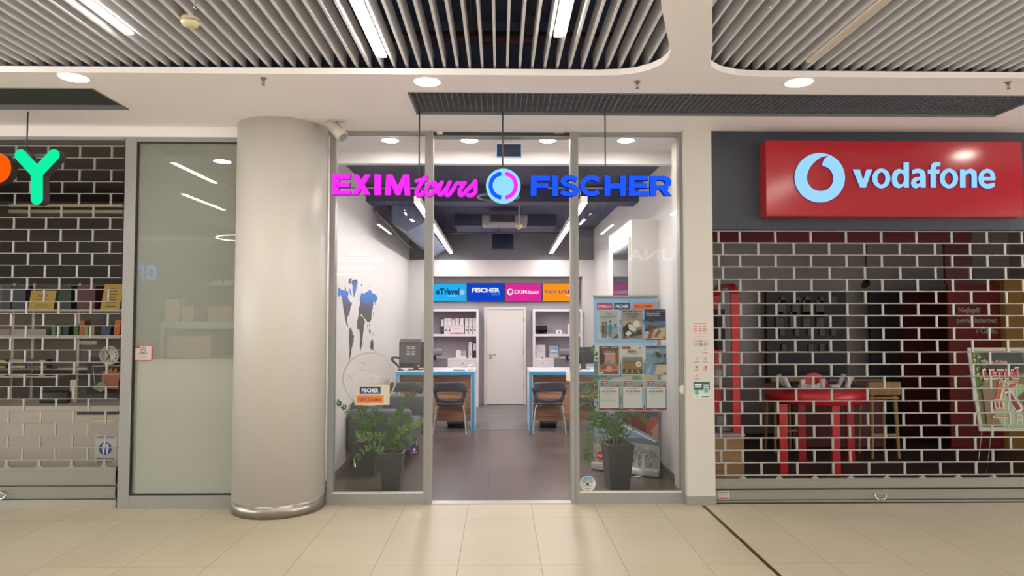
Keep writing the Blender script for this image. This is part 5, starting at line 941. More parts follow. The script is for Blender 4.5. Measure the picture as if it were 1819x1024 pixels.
# ================================================================ ROLLER SHUTTERS
def shutter(label, Y, x0, x1, z_top, z_bot, n, xA, xB, pitch, slats, lw, cr, edge=None):
    """n row gaps between crossbars; links alternate between xA and xB phases"""
    e = empty('roller_shutter', ((x0 + x1) / 2, Y, 0), label, 'roller shutter', None); zs = [z_top + (z_bot - z_top) * i / n for i in range(n + 1)]
    for z in zs:
        m = MB(); m.tube([(x0, Y, z), (x1, Y, z)], cr, M_SHUT, 8); m.build('crossbar', e)
    cnt = 0; rest = MB()
    if edge:
        for i in range(0, n, 2): x = edge[0]; m = MB(); m.box(x - lw, x + lw, Y - .006, Y + .006, zs[i + 1] + .004, zs[i] - .004, M_SHUT); m.build('edge_link', e)
    spots = []
    for i in range(n):
        ph = xA if i % 2 == 0 else xB; k = math.ceil((x0 - ph) / pitch)
        while ph + k * pitch < x1: spots.append((ph + k * pitch, zs[i + 1] + .004, zs[i] - .004)); k += 1
    for x, a, b in sorted(spots, key=lambda q_: abs(q_[0])):
        cnt += 1; m = MB() if cnt <= 100 else rest
        m.box(x - lw, x + lw, Y - .006, Y + .006, a, b, M_SHUT)
        for z in (a + .003, b - .003): m.box(x - lw * 1.25, x + lw * 1.25, Y - .008, Y + .008, z - .004, z + .004, M_SHUT)
        if m is not rest: m.build('link', e)
    if rest.v: rest.build('links', e, kind='stuff')
    for (za, zb) in slats:
        m = MB(); m.box(x0, x1, Y - .014, Y + .014, za, zb, M_SLAT); m.box(x0, x1, Y - .019, Y + .01, za + (zb - za) * .12, za + (zb - za) * .80, M_SLAT); m.build('bottom_slat', e)
    k = math.ceil((x0 - xA) / pitch)
    while xA + k * pitch < x1:
        x = xA + k * pitch; k += 1; m = MB(); m.box(x - .03, x + .03, Y - .01, Y + .01, slats[0][1], slats[0][1] + .012, M_SHUT); m.box(x - .014, x + .014, Y - .01, Y + .01, slats[0][1] + .01, z_bot, M_SHUT); m.build('connector', e)
    return e
def Z(px, py, Y): return atY(px, py, Y).z
SHY = 6.79
RX1_ = 7.9
e = shutter('open brick-pattern metal shutter closed across the shop under the red sign', SHY, PX1, RX1_, Z(1500, 411, SHY), Z(1500, 844, SHY), 20, atY(1314.8, 480, SHY).x, atY(1347, 460, SHY).x, .3505, [(Z(1500, 867, SHY), Z(1500, 850, SHY)), (Z(1500, 887, SHY), Z(1500, 870, SHY))], .0105, .008, (atY(1277, 480, SHY).x, atY(1283, 480, SHY).x))
m = MB(); m.box(PX1, RX1_, SHY - .02, SHY + .02, .008, Z(1500, 888, SHY) - .002, mat('shutter_bottom_rail', '#8d8c88', .4, .4)); m.box(PX1, RX1_, SHY - .03, SHY + .03, 0, .01, M_BLACK); m.build('bottom_rail', e)
p = atY(1563, 882, SHY - .02); m = MB(); m.tube(smoothpts([(p.x - .05, p.y, p.z + .028), (p.x - .055, p.y - .02, p.z), (p.x - .03, p.y - .02, p.z - .03), (p.x + .03, p.y - .02, p.z - .03), (p.x + .055, p.y - .02, p.z), (p.x + .05, p.y, p.z + .028)], 2), .005, M_CHROME, 8); m.box(p.x - .06, p.x + .06, p.y - .006, p.y, p.z + .022, p.z + .034, M_CHROME); m.build('handle', e)
s = printpx(1277, 873, 1296, 888, SHY - .0195, t=.001, base='#b9b7b0'); s.text('Hörmann', .5, .76, .16, '#55524e', .03, w=.8) if False else s.lines(.05, .95, .72, .92, 1, '#4c4a48', .6, .1); s.lines(.05, .9, .35, .62, 3, '#8f8c88', .4, .5).rect(.05, .08, .9, .24, '#a03a46'); s.mb.build('maker_label', e)
e = shutter('open brick-pattern metal shutter closed across the shop at the far left', 6.75, -8.0, atY(214, 560, 6.75).x, Z(110, 259.6, 6.75), Z(110, 818, 6.75), 26, atY(142.7, 270, 6.75).x, atY(111.8, 291, 6.75).x + 0, .3045, [(Z(110, 862, 6.75), Z(110, 830, 6.75)), (Z(110, 886, 6.75), Z(110, 865, 6.75))], .0085, .0055)
m = MB(); m.box(-8.0, atY(208, 890, 6.75).x, 6.73, 6.77, .0, Z(110, 888, 6.75), mat('shutter_bottom_rail2', '#a4a39a', .4, .4)); m.build('bottom_rail', e)
m = MB(); zt_ = Z(110, 259.6, 6.75) ; m.tube([(-8.0, 6.75, zt_ + .115), (atY(216, 240, 6.75).x, 6.75, zt_ + .115)], .0075, M_SHUT, 8); m.build('crossbar', e)
p = atY(-4, 880, 6.73); m = MB(); m.tube(smoothpts([(p.x - .08, 6.735, p.z + .03), (p.x + .06, 6.70, p.z + .035), (p.x + .1, 6.70, p.z), (p.x + .06, 6.70, p.z - .035), (p.x - .08, 6.735, p.z - .04)], 2), .008, M_CHROME, 8); m.build('handle', e)
# dark top slot over the left shutter
MB().box(-8, atY(222, 243, 6.7).x, 6.70, 6.90, 3.495, 3.52, M_ALU).build('trim_4', kind='structure')
# ================================================================ FROSTED WINDOW
GY = 6.68; x0 = atY(216, 560, GY).x; x1 = -2.2; zt = 3.52
e = empty('window_1', ((x0 + x1) / 2, GY, 0), kind='structure')
xi = atY(236, 560, GY).x; zi = Z(340, 252, GY); zb = Z(340, 881, GY)
m = MB(); m.box(x0, xi, GY, GY + .12, 0, zt, M_ALU); m.box(xi, x1, GY + .002, GY + .12, zi, zt, M_ALU); m.box(xi, x1, GY + .002, GY + .12, 0, zb, M_ALU); m.build('window_frame', e)
m = MB(); m.box(xi, xi + .012, GY + .01, GY + .05, zb, zi, M_BLACK); m.box(xi + .012, x1, GY + .01, GY + .05, zi - .01, zi, M_BLACK); m.box(xi + .012, x1, GY + .01, GY + .05, zb, zb + .01, M_BLACK); m.build('gasket', e)
M_FROST = glass_mat('hazy_glass', (.98, .98, .98), haze=.24, hazecol=(.66, .70, .62), refl=.8)
MB().box(xi + .012, x1, GY + .03, GY + .04, zb + .01, zi - .01, M_FROST).build('glass_pane', e)
xf = atY(243, 760, GY + .05).x
MB().box(xf, x1, GY + .042, GY + .045, zb + .012, Z(340, 639, GY + .05), film('frost_film', '#d6dacb', .97)).build('frosted_film', e)
s = printpx(240, 615, 271, 641, GY + .0275, t=.001, base='#c4b6ac'); s.rect(0, .84, .26, 1, '#a8303a').rect(.92, .02, 1, .98, '#a03a44').rect(0, 0, .9, .04, '#a85058').disc(.45, .74, .17, '#3c3734', 20).disc(.45, .74, .14, '#c4b6ac', 20).rect(.34, .73, .56, .755, '#3c3734').rect(.36, .69, .54, .71, '#3c3734').rect(.36, .77, .54, .79, '#3c3734').lines(.2, .75, .42, .56, 2, '#5c5450', .4, .1).lines(.28, .7, .18, .34, 4, '#8a7e78', .35, .2)
s.mb.build('window_sticker', label='small pale red-edged sticker on the frosted window', cat='window sticker')
# ================================================================ LEFT SHOPS, INTERIOR
M_DK = mat('dark_shop_wall', '#7d7872', .8, var=.05); M_DKF = mat('dark_shop_floor', '#5c554c', .6)
MB().box(-9, XL - .12, 6.86, 11, -.1, 0, M_DKF).build('floor_left', kind='structure')
MB().box(-9, XL - .12, 10.6, 10.7, 0, 3.7, M_DK).build('wall_back_left', kind='structure')
MB().box(-9, XL - .12, 6.96, 11, 3.55, 3.6, mat('dark_shop_ceiling', '#6a625c', .9)).build('ceiling_left', kind='structure')
MB().box(-9.1, -8, 6.72, 11, 0, 3.7, M_DK).build('wall_far_left', kind='structure')
xw = atY(232, 600, 6.95).x; MB().box(xw, xw + .05, 6.86, 10.6, 0, 3.55, mat('partition_grey', '#8c8c86', .7)).build('wall_partition', kind='structure')
# pale counter
CY = 7.15; ct = Z(100, 727, CY); cx1 = atY(213, 780, CY).x; M_CTR = mat('counter_pale', '#a8a094', .5, var=.03)
e = empty('shop_counter', (-4.9, CY, 0), 'pale shop counter behind the left shutter', 'counter'); MB().box(-6.8, cx1, CY, CY + .04, 0, ct, M_CTR).build('front_panel', e); MB().box(-6.8, cx1, CY, CY + .6, ct, ct + .03, M_CTR).build('counter_top', e); MB().box(-6.8, cx1 - .01, CY + .56, CY + .6, 0, ct, M_CTR).build('rear_panel', e)
MB().box(atY(137, 730, CY).x, cx1 - .005, CY - .004, CY, Z(180, 737, CY), Z(180, 731, CY), M_BLACK).build('slot', e)
m = MB(); m.box(atY(168, 748, CY).x, atY(203, 748, CY).x, CY - .003, CY - .0005, Z(180, 750, CY), Z(180, 747.5, CY), ink('#d8cf2a')); m.build('yellow_tape', label='thin yellow tape strip on the pale counter front', cat='tape')
s = printpx(167, 774, 206, 823, CY - .001, t=.001, base='#b9b4ae'); s.text('DISKRÉTNÍ ZÓNA', .5, .89, .07, '#3a3a3e', .02, w=.82).disc(.5, .52, .30, '#2c5488', 30).text('PŘISTUPUJTE', .5, .10, .08, '#33343a', .03, w=.8).text('JEDNOTLIVĚ', .5, -.04 + .05, .05, '#33343a', .03, w=.7)
for u in (.42, .60): s.disc(u, .66, .045, '#d8dadc', 12).rect(u - .05, .44, u + .05, .62, '#d8dadc').rect(u - .035, .32, u + .035, .46, '#d8dadc')
s.mb.build('notice_sheet', label='white notice with two figures in a blue disc on the counter', cat='notice')
# shelving behind the left shutter
SYL = 8.3; MSW = mat('shelf_dull_white', '#b8afa2', .6); MSD = mat('shelf_dark', '#7c746a', .7)
def lx(px, py=600, Y=SYL): return atY(px, py, Y).x
e = empty('display_shelving', (lx(40), SYL, 0), 'dark stationery shelving behind the left shutter', 'shelving'); xs0, xs1 = -6.3, lx(216)
for py in (550, 596, 654): MB().box(xs0, xs1, SYL, SYL + .35, Z(100, py, SYL) - .025, Z(100, py, SYL), MSW).build('shelf', e)
for px in (12, 48, 130, 214): MB().box(lx(px) - .015, lx(px) + .015, SYL + .1, SYL + .13, 0, Z(100, 503, SYL), MSW).build('upright', e)
MB().box(xs0, xs1, SYL + .36, SYL + .38, 0, Z(100, 503, SYL), MSD).build('back_panel', e)
ZA, ZB_, ZC_ = Z(100, 550, SYL), Z(100, 596, SYL), Z(100, 654, SYL)
def sbox(px0, px1, zb_, py_top, col, label, name='box', cat='box', y0=SYL + .03, dep=.2, group=None, lean=0):
    a, b = lx(px0, 570, y0), lx(px1, 570, y0); h_ = Z(100, py_top, y0) - zb_; m = MB(); M3 = Matrix.Translation(((a + b) / 2, y0, zb_)) @ Matrix.Rotation(lean, 4, 'Y'); w = (b - a) / 2
    m.box(-w, w, 0, dep, .001, h_, mat('print_' + col.strip('#'), col, .6, var=.1, scale=20), M3); return m.build(name, label=label, cat=cat, group=group)
for i, (a, b, c) in enumerate(((2, 18, '#40444a'), (20, 44, '#3a3f4c'), (102, 125, '#2f4038'), (136, 168, '#5a2f3a'))): sbox(a, b, ZA, 508, c, ('dim grey box file behind the shutter at the far left edge', 'dim blue box file left of the first yellow sign', 'dim green box file right of the first yellow sign', 'dim maroon box file left of the second yellow sign')[i], 'box_file', 'box file', group='box files on the top stationery shelf')
def yellow(px0, px1, py0, py1, sk, label, lines):
    Y = SYL + .004; m = MB(); a, b = lx(px0, py1, Y), lx(px1, py1, Y); z0_, z1_ = ZA, Z(100, py0, Y); s = Print((a, Y, z0_), (b - a, 0, 0), (sk, 0, z1_ - z0_), t=.002, base='#b5963a')
    s.text(lines[0], .5, .68, .15, '#4a3c18', .02, w=.4)
    for t_ in lines[1:]: s.rect(.25, t_, .75, t_ + .04, '#5c4c22')
    s.mb.build('price_sign', label=label, cat='sign')
yellow(50, 95, 517, 545, .03, 'slanted yellow sign reading SLEVY, left one behind the left shutter', ['SLEVY', .52, .12, .22]); yellow(178, 212, 505, 544, .05, 'slanted yellow sign, right one beside the frosted window frame', ['EXTRA', .58, .46, .36, .26, .10])
for i, (a, b, py, c, ln) in enumerate(((92, 99, 577, '#5e7466', 0), (105, 109, 578, '#4a6a44', .05), (112, 122, 578, '#2c3a38', 0), (131, 139, 577, '#3f6a35', 0), (141, 149, 570, '#a8622c', .06), (150, 157, 580, '#8c8458', 0), (160, 168, 580, '#8c8458', 0), (179, 196, 580, '#3a4a5c', .1), (202, 212, 568, '#b8622a', .1))):
    sbox(a, b, ZB_, py, c, ('pale green booklet', 'green booklet', 'black booklet', 'bright green booklet', 'orange booklet beside the yellow cups', 'left yellow paper cup', 'right yellow paper cup', 'blue toy packet', 'orange packet at the right end')[i] + ' on the middle stationery shelf', 'booklet' if i not in (5, 6, 7, 8) else 'packet', 'booklet' if i not in (5, 6, 7, 8) else 'packet', group='goods on the middle stationery shelf', lean=ln, dep=.12)
for i, (a, b, c) in enumerate(((0, 18, '#8c7f74'), (20, 45, '#a0978c'), (49, 82, '#989086'))): sbox(a, b, ZB_, 585, c, ('rosy roll', 'grey roll', 'long pale roll')[i] + ' lying on the middle stationery shelf', 'paper_roll', 'roll', group='rolls on the middle shelf')
sbox(134, 174, Z(100, 613, SYL), 606, '#9c948c', 'pale label strip hanging under the middle shelf', 'label_strip', 'label', y0=SYL - .01, dep=.02)
k = 0
for row, zr in enumerate((ZC_ + .08, ZC_ + .01, ZC_ - .085)):
    for j, (a, b) in enumerate(((0, 26), (30, 58), (62, 96))):
        k += 1; c = ['#3c3a3a', '#9a9488', '#3f4654', '#2a2c2e', '#a39d92', '#55606c', '#33312f', '#a09a8c', '#3a3e46'][k - 1]
        m = MB(); x_a, x_b = lx(a), lx(b); y_ = SYL - .12; m.box(x_a, x_b, y_, y_ + .11 if row == 2 else y_ + .11, zr, zr + .025, ink(c)); m.box(x_b - .08, x_b - .02, y_ - .003, y_, zr + .002, zr + .018, ink('#b8ac50')); m.build('magazine_stack', label='flat stack of papers with a yellow tag, %s, %s' % (('top row', 'middle row', 'bottom row')[row], ('at the left frame edge', 'second from the left', 'third from the left')[j]), cat='papers', group='tagged paper stacks behind the left shutter')
MB().box(-6.3, lx(118), SYL - .14, SYL - .001, ZC_ - .10, ZC_ - .086, MSW).build('wall_ledge', label='pale ledge carrying the lowest paper stacks behind the left shutter', cat='shelf')
for zr, nm in ((ZC_ + .066, 'upper'), (ZC_ - .004, 'middle')): MB().box(-6.3, lx(104), SYL - .14, SYL - .001, zr, zr + .012, MSD).build('wall_ledge', label='dark %s ledge carrying tagged paper stacks' % nm, cat='shelf')
# clock, black board, orange hand picture
KY = 8.0; c = atY(194, 632, KY); r = 17.0 / F * KY
e = empty('wall_clock', (c.x, KY, c.z - r), 'round white wall clock behind the left shutter', 'clock'); m = MB(); m.lathe((c.x, KY + .03, c.z), [(r, .0), (r, -.03), (r * .9, -.035), (r * .86, -.02)], mat('clock_rim', '#bdb7ab', .4), 40, 'y'); m.build('rim', e)
m = MB(); m.lathe((c.x, KY + .02, c.z), [(r * .86, 0), (r * .86, -.008)], mat('clock_face', '#a09a90', .5, var=0), 40, 'y')
for k in range(12): a_ = k * math.pi / 6; m.box(c.x + r * .68 * math.sin(a_) - .005, c.x + r * .68 * math.sin(a_) + .005, KY + .009, KY + .012, c.z + r * .68 * math.cos(a_) - .008, c.z + r * .68 * math.cos(a_) + .008, M_BLACK)
m.build('dial', e)
for nm, (ax, az), w in (('hour_hand', (-.28, -.42), .006), ('minute_hand', (-.5, .62), .004), ('second_hand', (.02, -.7), .002)): m = MB(); ribbon(m, [(c.x, c.z), (c.x + r * ax, c.z + r * az)], w * 1.6, KY + .004, KY + .007, M_BLACK); m.build(nm, e)
BY = 8.05; e = empty('black_board', (lx(185, 660, BY), BY, Z(180, 700, BY)), 'black display board with a thin white outline under the clock', 'board'); MB().box(lx(155, 660, BY), lx(214, 660, BY), BY, BY + .03, Z(180, 700, BY), Z(180, 634, BY), ink('#1d1c1c')).build('board', e)
m = MB(); q = lambda a, b: (atY(a, b, BY - .004).x, atY(a, b, BY - .004).z); ribbon(m, [q(169, 690), q(165, 651), q(213, 650)], .008, BY - .004, BY - .001, ink('#b0aaa2')); m.build('white_outline', e)
m = MB(); HY = BY - .041; q3 = lambda a, b: (atY(a, b, HY).x, atY(a, b, HY).z)
hand = [q3(*p) for p in ((184, 690), (180, 672), (182, 662), (188, 658), (192, 664), (193, 656), (199, 654), (200, 662), (205, 654), (208, 658), (207, 664), (212, 660), (214, 666), (210, 680), (211, 692))]; polyx(m, [hand], HY, HY + .04, mat('orange_hand', '#a8664a', .7, var=.1)); m.build('hand_cutout', label='orange-pink hand-shaped cutout under the clock', cat='cutout')
e_p = [q3(*p) for p in ((166, 690), (176, 680), (186, 676), (192, 690), (180, 697))]; m = MB(); polyx(m, [e_p], HY - .012, HY - .001, mat('grey_card', '#8f8a80', .6)); m.build('grey_card', label='grey slanted card held before the orange cutout', cat='card')
m = MB(); m.rbox(lx(85, 700, 7.5), lx(136, 700, 7.5), 7.35, 7.5, ct + .03, Z(100, 696, 7.35), .02, ink('#1e1d1d')); m.build('cash_drawer', label='black box on the pale counter behind the left shutter', cat='box')
m = MB(); m.rbox(lx(134, 682, 7.5), lx(147, 682, 7.5), 7.4, 7.44, ct + .03, Z(140, 675, 7.4), .01, ink('#a8a398')); m.build('payment_terminal', label='small pale terminal on the pale counter', cat='terminal')
for i, (py, px0, px1) in enumerate(((362, 0, 215), (373, 0, 215), )): m = MB(); Yb = 9.3; m.box(-6.5, lx(218, py, Yb), Yb, Yb + .3, Z(100, py + 6, Yb), Z(100, py, Yb), mat('beam_pale', '#c4b9a8', .7)); m.build('ceiling_beam', kind='structure')
# shelf and boxes behind the frosted window
FYs = 7.25; fx = lambda p, y=FYs: atY(p, 580, y).x
e = empty('storage_shelf', (-3.2, FYs, 0), 'pale storage shelf dimly visible behind the frosted window', 'shelf'); zs1, zs2 = Z(350, 572, FYs), Z(350, 636, FYs); M_PSH = mat('storage_shelf_pale', '#b4b8a8', .6); M_CARD = mat('cardboard', '#c8ac88', .8, var=.08); M_CARD2 = mat('cardboard_brown', '#ac9270', .8, var=.08)
xr = -2.0; MB().box(fx(285), xr, FYs, FYs + .5, zs1 - .07, zs1, M_PSH).build('shelf_board', e); MB().box(fx(285), xr, FYs, FYs + .5, zs2 - .05, zs2, M_PSH).build('shelf_board', e); MB().box(fx(286), fx(289), FYs, FYs + .03, zs2, zs1 - .07, M_WHITE).build('upright', e); MB().box(fx(285), xr, FYs + .48, FYs + .5, zs2, zs1 + .4, M_GREYP).build('back_panel', e)
for i, (a, b, zb_, py, mm, lb) in enumerate(((290, 316, zs1, 532, M_CARD, 'cardboard box on the storage shelf, left'), (321, 342, zs1, 544, M_CARD2, 'cardboard box on the storage shelf, second from left'), (368, 410, zs1, 544, M_CARD2, 'wide cardboard box on the storage shelf, second from right'), (412, 440, zs1, 544, M_CARD, 'cardboard box on the storage shelf beside the column'), (296, 374, zs2, 598, M_CARD, 'long low cardboard box on the lower storage shelf'))):
    MB().box(fx(a), fx(b), FYs + .02, FYs + .4, zb_ + .001, Z(350, py, FYs), mm).build('cardboard_box', label=lb, cat='box', group='boxes behind the frosted window')
# ================================================================ SHOP BEHIND THE RIGHT SHUTTER
M_RDF = mat('right_shop_floor', '#3d3430', .5); BYR = 10.8
MB().box(PX1, 8, 6.95, BYR + .2, -.1, 0, M_RDF).build('floor_right', kind='structure'); M_RW = mat('right_shop_wall', '#bcb6ba', .8)
MB().box(PX1 - .06, 8, BYR, BYR + .1, 0, 3.6, M_RW).build('wall_back_right', kind='structure'); MB().box(XR + .105, 8, 6.92, BYR, 3.2, 3.3, M_DARK).build('ceiling_right', kind='structure')
MB().box(8, 8.1, 6.8, BYR, 0, 3.6, M_RW).build('wall_far_right', kind='structure'); MB().box(XR + .1, XR + .16, 7.2, BYR, 0, 3.3, M_RW).build('wall_side_right', kind='structure')
rxp = lambda p, y=BYR, py=550: atY(p, py, y).x
def board(px0, py0, px1, py1, Y, col, name, label, cat, t=.04, em=0, rough=.6):
    a, b = rxp(px0, Y), rxp(px1, Y); m = MB(); m.box(a, b, Y, Y + t, Z(1500, py1, Y), Z(1500, py0, Y), mat('board_' + col.strip('#'), col, rough, var=.03) if not em else mat('boardlit_' + col.strip('#'), col, rough, var=.03, emit=col, es=em)); return m.build(name, label=label, cat=cat)
MB().box(2.2, rxp(1730, 9.0), 9.0, 9.2, Z(1500, 431, 9.0), 3.2, mat('red_band', '#6e1a2c', .6)).build('red_fascia_band', label='dark red horizontal band high behind the right shutter', cat='fascia')
board(1681, 431, 1730, 505, 9.02, '#5a1826', 'red_hanging_panel', 'dark red vertical panel hanging below the red band', 'panel')
board(1545, 520, 1600, 800, 10.5, '#1f1d26', 'dark_display_panel', 'tall dark display panel left of the red wall panel', 'panel'); board(1598, 516, 1702, 820, 10.55, '#5a1820', 'red_wall_panel', 'wide dark red wall panel behind the right shutter', 'panel')
board(1684, 505, 1778, 830, 9.6, '#7a1c22', 'red_lit_panel', 'brighter red panel beside the ochre column', 'panel'); board(1786, 494, 1860, 835, 9.5, '#b08448', 'ochre_panel', 'ochre wooden panel at the right frame edge', 'panel', .3)
YT = 9.598; m = MB(); s = Print((0, 0, 0), (1, 0, 0), (0, 0, 1), base=None)
WT = mat('dim_white_letters', '#b9b2b2', .6, var=0); s = printpx(1690, 540, 1782, 596, YT, base=None); s.text('Nejlepší', .36, .72, .17, WT, .025, w=.42).text('pevný internet', .50, .40, .17, WT, .025, w=.78).text('v Česku', .68, .06, .17, WT, .025, w=.42)
s.mb.build('slogan_lettering', label='white lettering Nejlepší pevný internet v Česku before the red panel', cat='lettering')
# phone wall
e = empty('phone_display_wall', (rxp(1430, 10.6), 10.6, Z(1430, 690, 10.6)), 'large dark wall display with rows of small holders behind the right shutter', 'display wall')
MB().box(rxp(1362, 10.6), rxp(1503, 10.6), 10.6, 10.7, Z(1430, 700, 10.6), Z(1430, 519, 10.6), mat('phone_wall_dark', '#35303a', .5)).build('board', e); MP_ = mat('holder_grey', '#6c6668', .5, var=0)
for py, xs_ in ((533, (1391, 1418, 1435, 1460, 1482)), (549, (1389, 1414, 1433, 1457)), (570, (1385, 1410, 1433, 1457)), (591, (1390, 1416, 1439, 1461, 1481)), (618, (1393, 1441, 1460, 1475))):
    for px in xs_:
        w = .035 if py not in (549, 570) else .055; h_ = .05 if py not in (549, 570) else .13; a = atY(px, py, 10.57); MB().box(a.x - w, a.x + w, 10.57, 10.6, a.z - h_, a.z + h_, MP_).build('phone_holder', e)
# ceiling camera
p = atY(1537, 507, 9.6); m = MB(); m.tube([p + Vector((.05, .06, .03)), p + Vector((-.04, -.05, -.01))], [.05, .04], M_BLACK, 14); m.tube([p + Vector((.04, .05, .03)), p + Vector((.06, .05, 3.2 - p.z))], .012, M_BLACK, 6); m.build('security_camera', label='black camera hanging behind the right shutter', cat='camera')
# round red table
TY = 8.45; c = atY(1447, 700, TY); R_T = .575; zt1 = Z(1447, 695, TY - R_T); MR = mat('table_red', '#c0222a', .35, var=.02, coat=.2); MTT = mat('table_top_grey', '#55545a', .4)
e = empty('display_table', (c.x, TY, 0), 'round red display table on red legs behind the right shutter', 'table')
MB().lathe((c.x, TY, 0), [(R_T, zt1 - .17), (R_T, zt1)], MR, 48).build('table_rim', e); MB().lathe((c.x, TY, 0), [(R_T - .02, zt1), (R_T - .02, zt1 + .006)], MTT, 48).build('table_top', e)
for px, yy in ((1391, TY - .38), (1484, TY - .42), (1510, TY + .2), (1424, TY + .35)): x = atY(px, 760, yy).x; MB().box(x - .045, x + .045, yy - .02, yy + .02, 0, zt1 - .17, MR).build('leg', e)
dy = TY - .35; d0 = atY(1447, 690, dy); e = empty('round_sign', (d0.x, dy, zt1 + .006), 'red disc sign with white words best sellers on the red table', 'sign'); r = .165; zc = zt1 + .02
m = MB(); pts = [(d0.x + r * math.cos(math.radians(a_)), zc + r * math.sin(math.radians(a_))) for a_ in range(-4, 185, 6)]; polyx(m, [pts], dy, dy + .05, MR); m.build('disc', e)
s = Print((d0.x - .13, dy - .002, zc + .003), (.26, 0, 0), (0, 0, .05), base=None); s.text('best sellers', .5, .2, .6, glow('#d8d0ff', .9), .05, w=.96); s.mb.build('lettering', e)
MWH = mat('device_white', '#b9b5b4', .4, var=0)
for i, (px, py, kind) in enumerate(((1388, 691, 'lean'), (1397, 697, 'lean2'), (1430, 703, 'box'), (1448, 706, 'lowbox'), (1461, 706, 'cyl'), (1484, 703, 'box2'), (1495, 692, 'leanr'), (1509, 698, 'leanr2'))):
    y_ = TY - .40 if i != 6 and i != 0 else TY - .1; p = atY(px, 706, y_); z_ = zt1 + .007; m = MB(); lb = ('white stick device leaning left, farthest left on the red table', 'white stick device leaning left, second from left on the red table', 'white boxy device left of centre on the red table', 'low white box before the disc sign', 'white upright cylinder on the red table', 'small white angled stand right of the disc sign', 'white stick device leaning right at the back of the red table', 'white stick device leaning right, farthest right on the red table')[i]
    if kind.startswith('lean'):
        dx = -.06 if kind in ('lean', 'lean2') else .07; m.tube([(p.x - dx / 2, y_, z_ + .012), (p.x + dx / 2, y_, z_ + .14)], .028, MWH, 14); m.lathe((p.x - dx / 2, y_, z_), [(.06, 0), (.06, .01)], MTT, 20)
    elif kind == 'cyl': m.lathe((p.x, y_, z_), [(.03, 0), (.032, .02), (.032, .11), (.026, .118)], MWH, 20); m.lathe((p.x, y_, z_), [(.018, .118), (.018, .1195)], M_BLACK, 14)
    elif kind == 'box': m.rbox(p.x - .05, p.x + .0, y_ - .02, y_ + .03, z_, z_ + .11, .006, MWH); m.rbox(p.x - .06, p.x + .07, y_ - .04, y_ + .05, z_, z_ + .045, .006, MWH); m.box(p.x - .0, p.x + .05, y_ - .042, y_ - .04, z_ + .02, z_ + .03, M_BLACK)
    else: m.rbox(p.x - .05, p.x + .05, y_ - .02, y_ + .05, z_, z_ + .05, .008, MWH)
    m.build('display_device', label=lb, cat='device', group='white devices on the red table')
# wooden stool and chairs
M_OAK = wood_mat('oak_dark', '#a07a48', '#b58c58', 2, 2, .5)
def stool(px, y, label, w=.26, top=678, rz=0):
    c = atY(px, 700, y); e = empty('wooden_stool', (c.x, y, 0), label, 'stool'); zt_ = Z(1570, top, y); zb_ = zt_ - .18
    m = MB(); m.rbox(c.x - .215, c.x + .215, y - .02, y + .02, zb_, zt_, .06 if False else .019, M_OAK); m.build('backrest', e); m = MB(); m.rbox(c.x - .2, c.x + .2, y, y + .36, zb_ - .05, zb_ - .015, .015, M_OAK); m.build('seat', e)
    for s_ in (-1, 1):
        for f_ in (0, 1): m = MB(); m.tube([(c.x + s_ * .15, y + .03 + f_ * .28, zb_ - .04 if f_ else zb_ + .02), (c.x + s_ * .17, y + f_ * .34, 0)], [.026, .018], M_OAK, 10); m.build('leg', e)
    MB().box(c.x - .16, c.x + .16, y + .0, y + .02, .28, .31, M_OAK).build('footrest', e)
stool(1571, 8.9, 'wooden high stool right of the red table'); stool(1398, 9.25, 'wooden high stool behind the red table at left', top=668)
m = MB(); a, b = rxp(1468, 9.7), rxp(1566, 9.7); e = empty('sales_counter', ((a + b) / 2, 9.7, 0), 'dark red sales counter with white top edge behind the table', 'counter'); MB().box(a - .5, b, 9.7, 10.3, 0, Z(1500, 677, 9.7), mat('counter_dark_red', '#6a1a24', .5)).build('body', e); MB().box(a, b + .02, 9.68, 10.3, Z(1500, 677, 9.7), Z(1500, 675, 9.7) + .01, ink('#8f8a88')).build('top_edge', e)
s = Print((a, 9.695, Z(1500, 686, 9.7)), (.28, 0, 0), (0, 0, .07), base=None); s.text('Pokladna 2', .5, .2, .5, '#9a6a70', .02, w=.8); s.mb.build('lettering', e)
# arch stand at the left of the red shop
CYR = 7.78; cxa, cxb = XR + .17, atY(1322, 800, CYR).x; e = empty('wooden_cabinet', ((cxa + cxb) / 2, CYR, 0), 'light wooden cabinet with white top behind the left end of the right shutter', 'cabinet')
zct = Z(1300, 771, CYR); MB().box(cxa, cxb, CYR, CYR + .9, 0, zct - .03, wood_mat('oak_light', '#8f7048', '#a5845a', 2, 0, .5)).build('body', e); MB().box(cxa, cxb + .01, CYR - .01, CYR + .9, zct - .03, zct, mat('cabinet_top', '#9c9792', .5)).build('top', e)
xa = atY(1307, 700, CYR + .06).x; e = empty('red_arch_stand', (xa, CYR + .3, zct), 'tall red arch display stand on the wooden cabinet', 'display stand'); z1_ = Z(1307, 522, CYR + .06); w = .042
MB().box(xa - w, xa + w, CYR + .04, CYR + .08, zct, z1_, MR).build('post', e); MB().box(xa - w, xa + w, CYR + .72, CYR + .76, zct, z1_ - .0, MR).build('post', e)
m = MB(); pr = [(CYR + .04, z1_ - .002), (CYR + .10, z1_ + .08), (CYR + .20, z1_ + .12), (CYR + .60, z1_ + .12), (CYR + .70, z1_ + .08), (CYR + .76, z1_ - .002)]; pi_ = [(CYR + .72, z1_ - .002), (CYR + .67, z1_ + .05), (CYR + .59, z1_ + .08), (CYR + .21, z1_ + .08), (CYR + .13, z1_ + .05), (CYR + .08, z1_ - .002)]
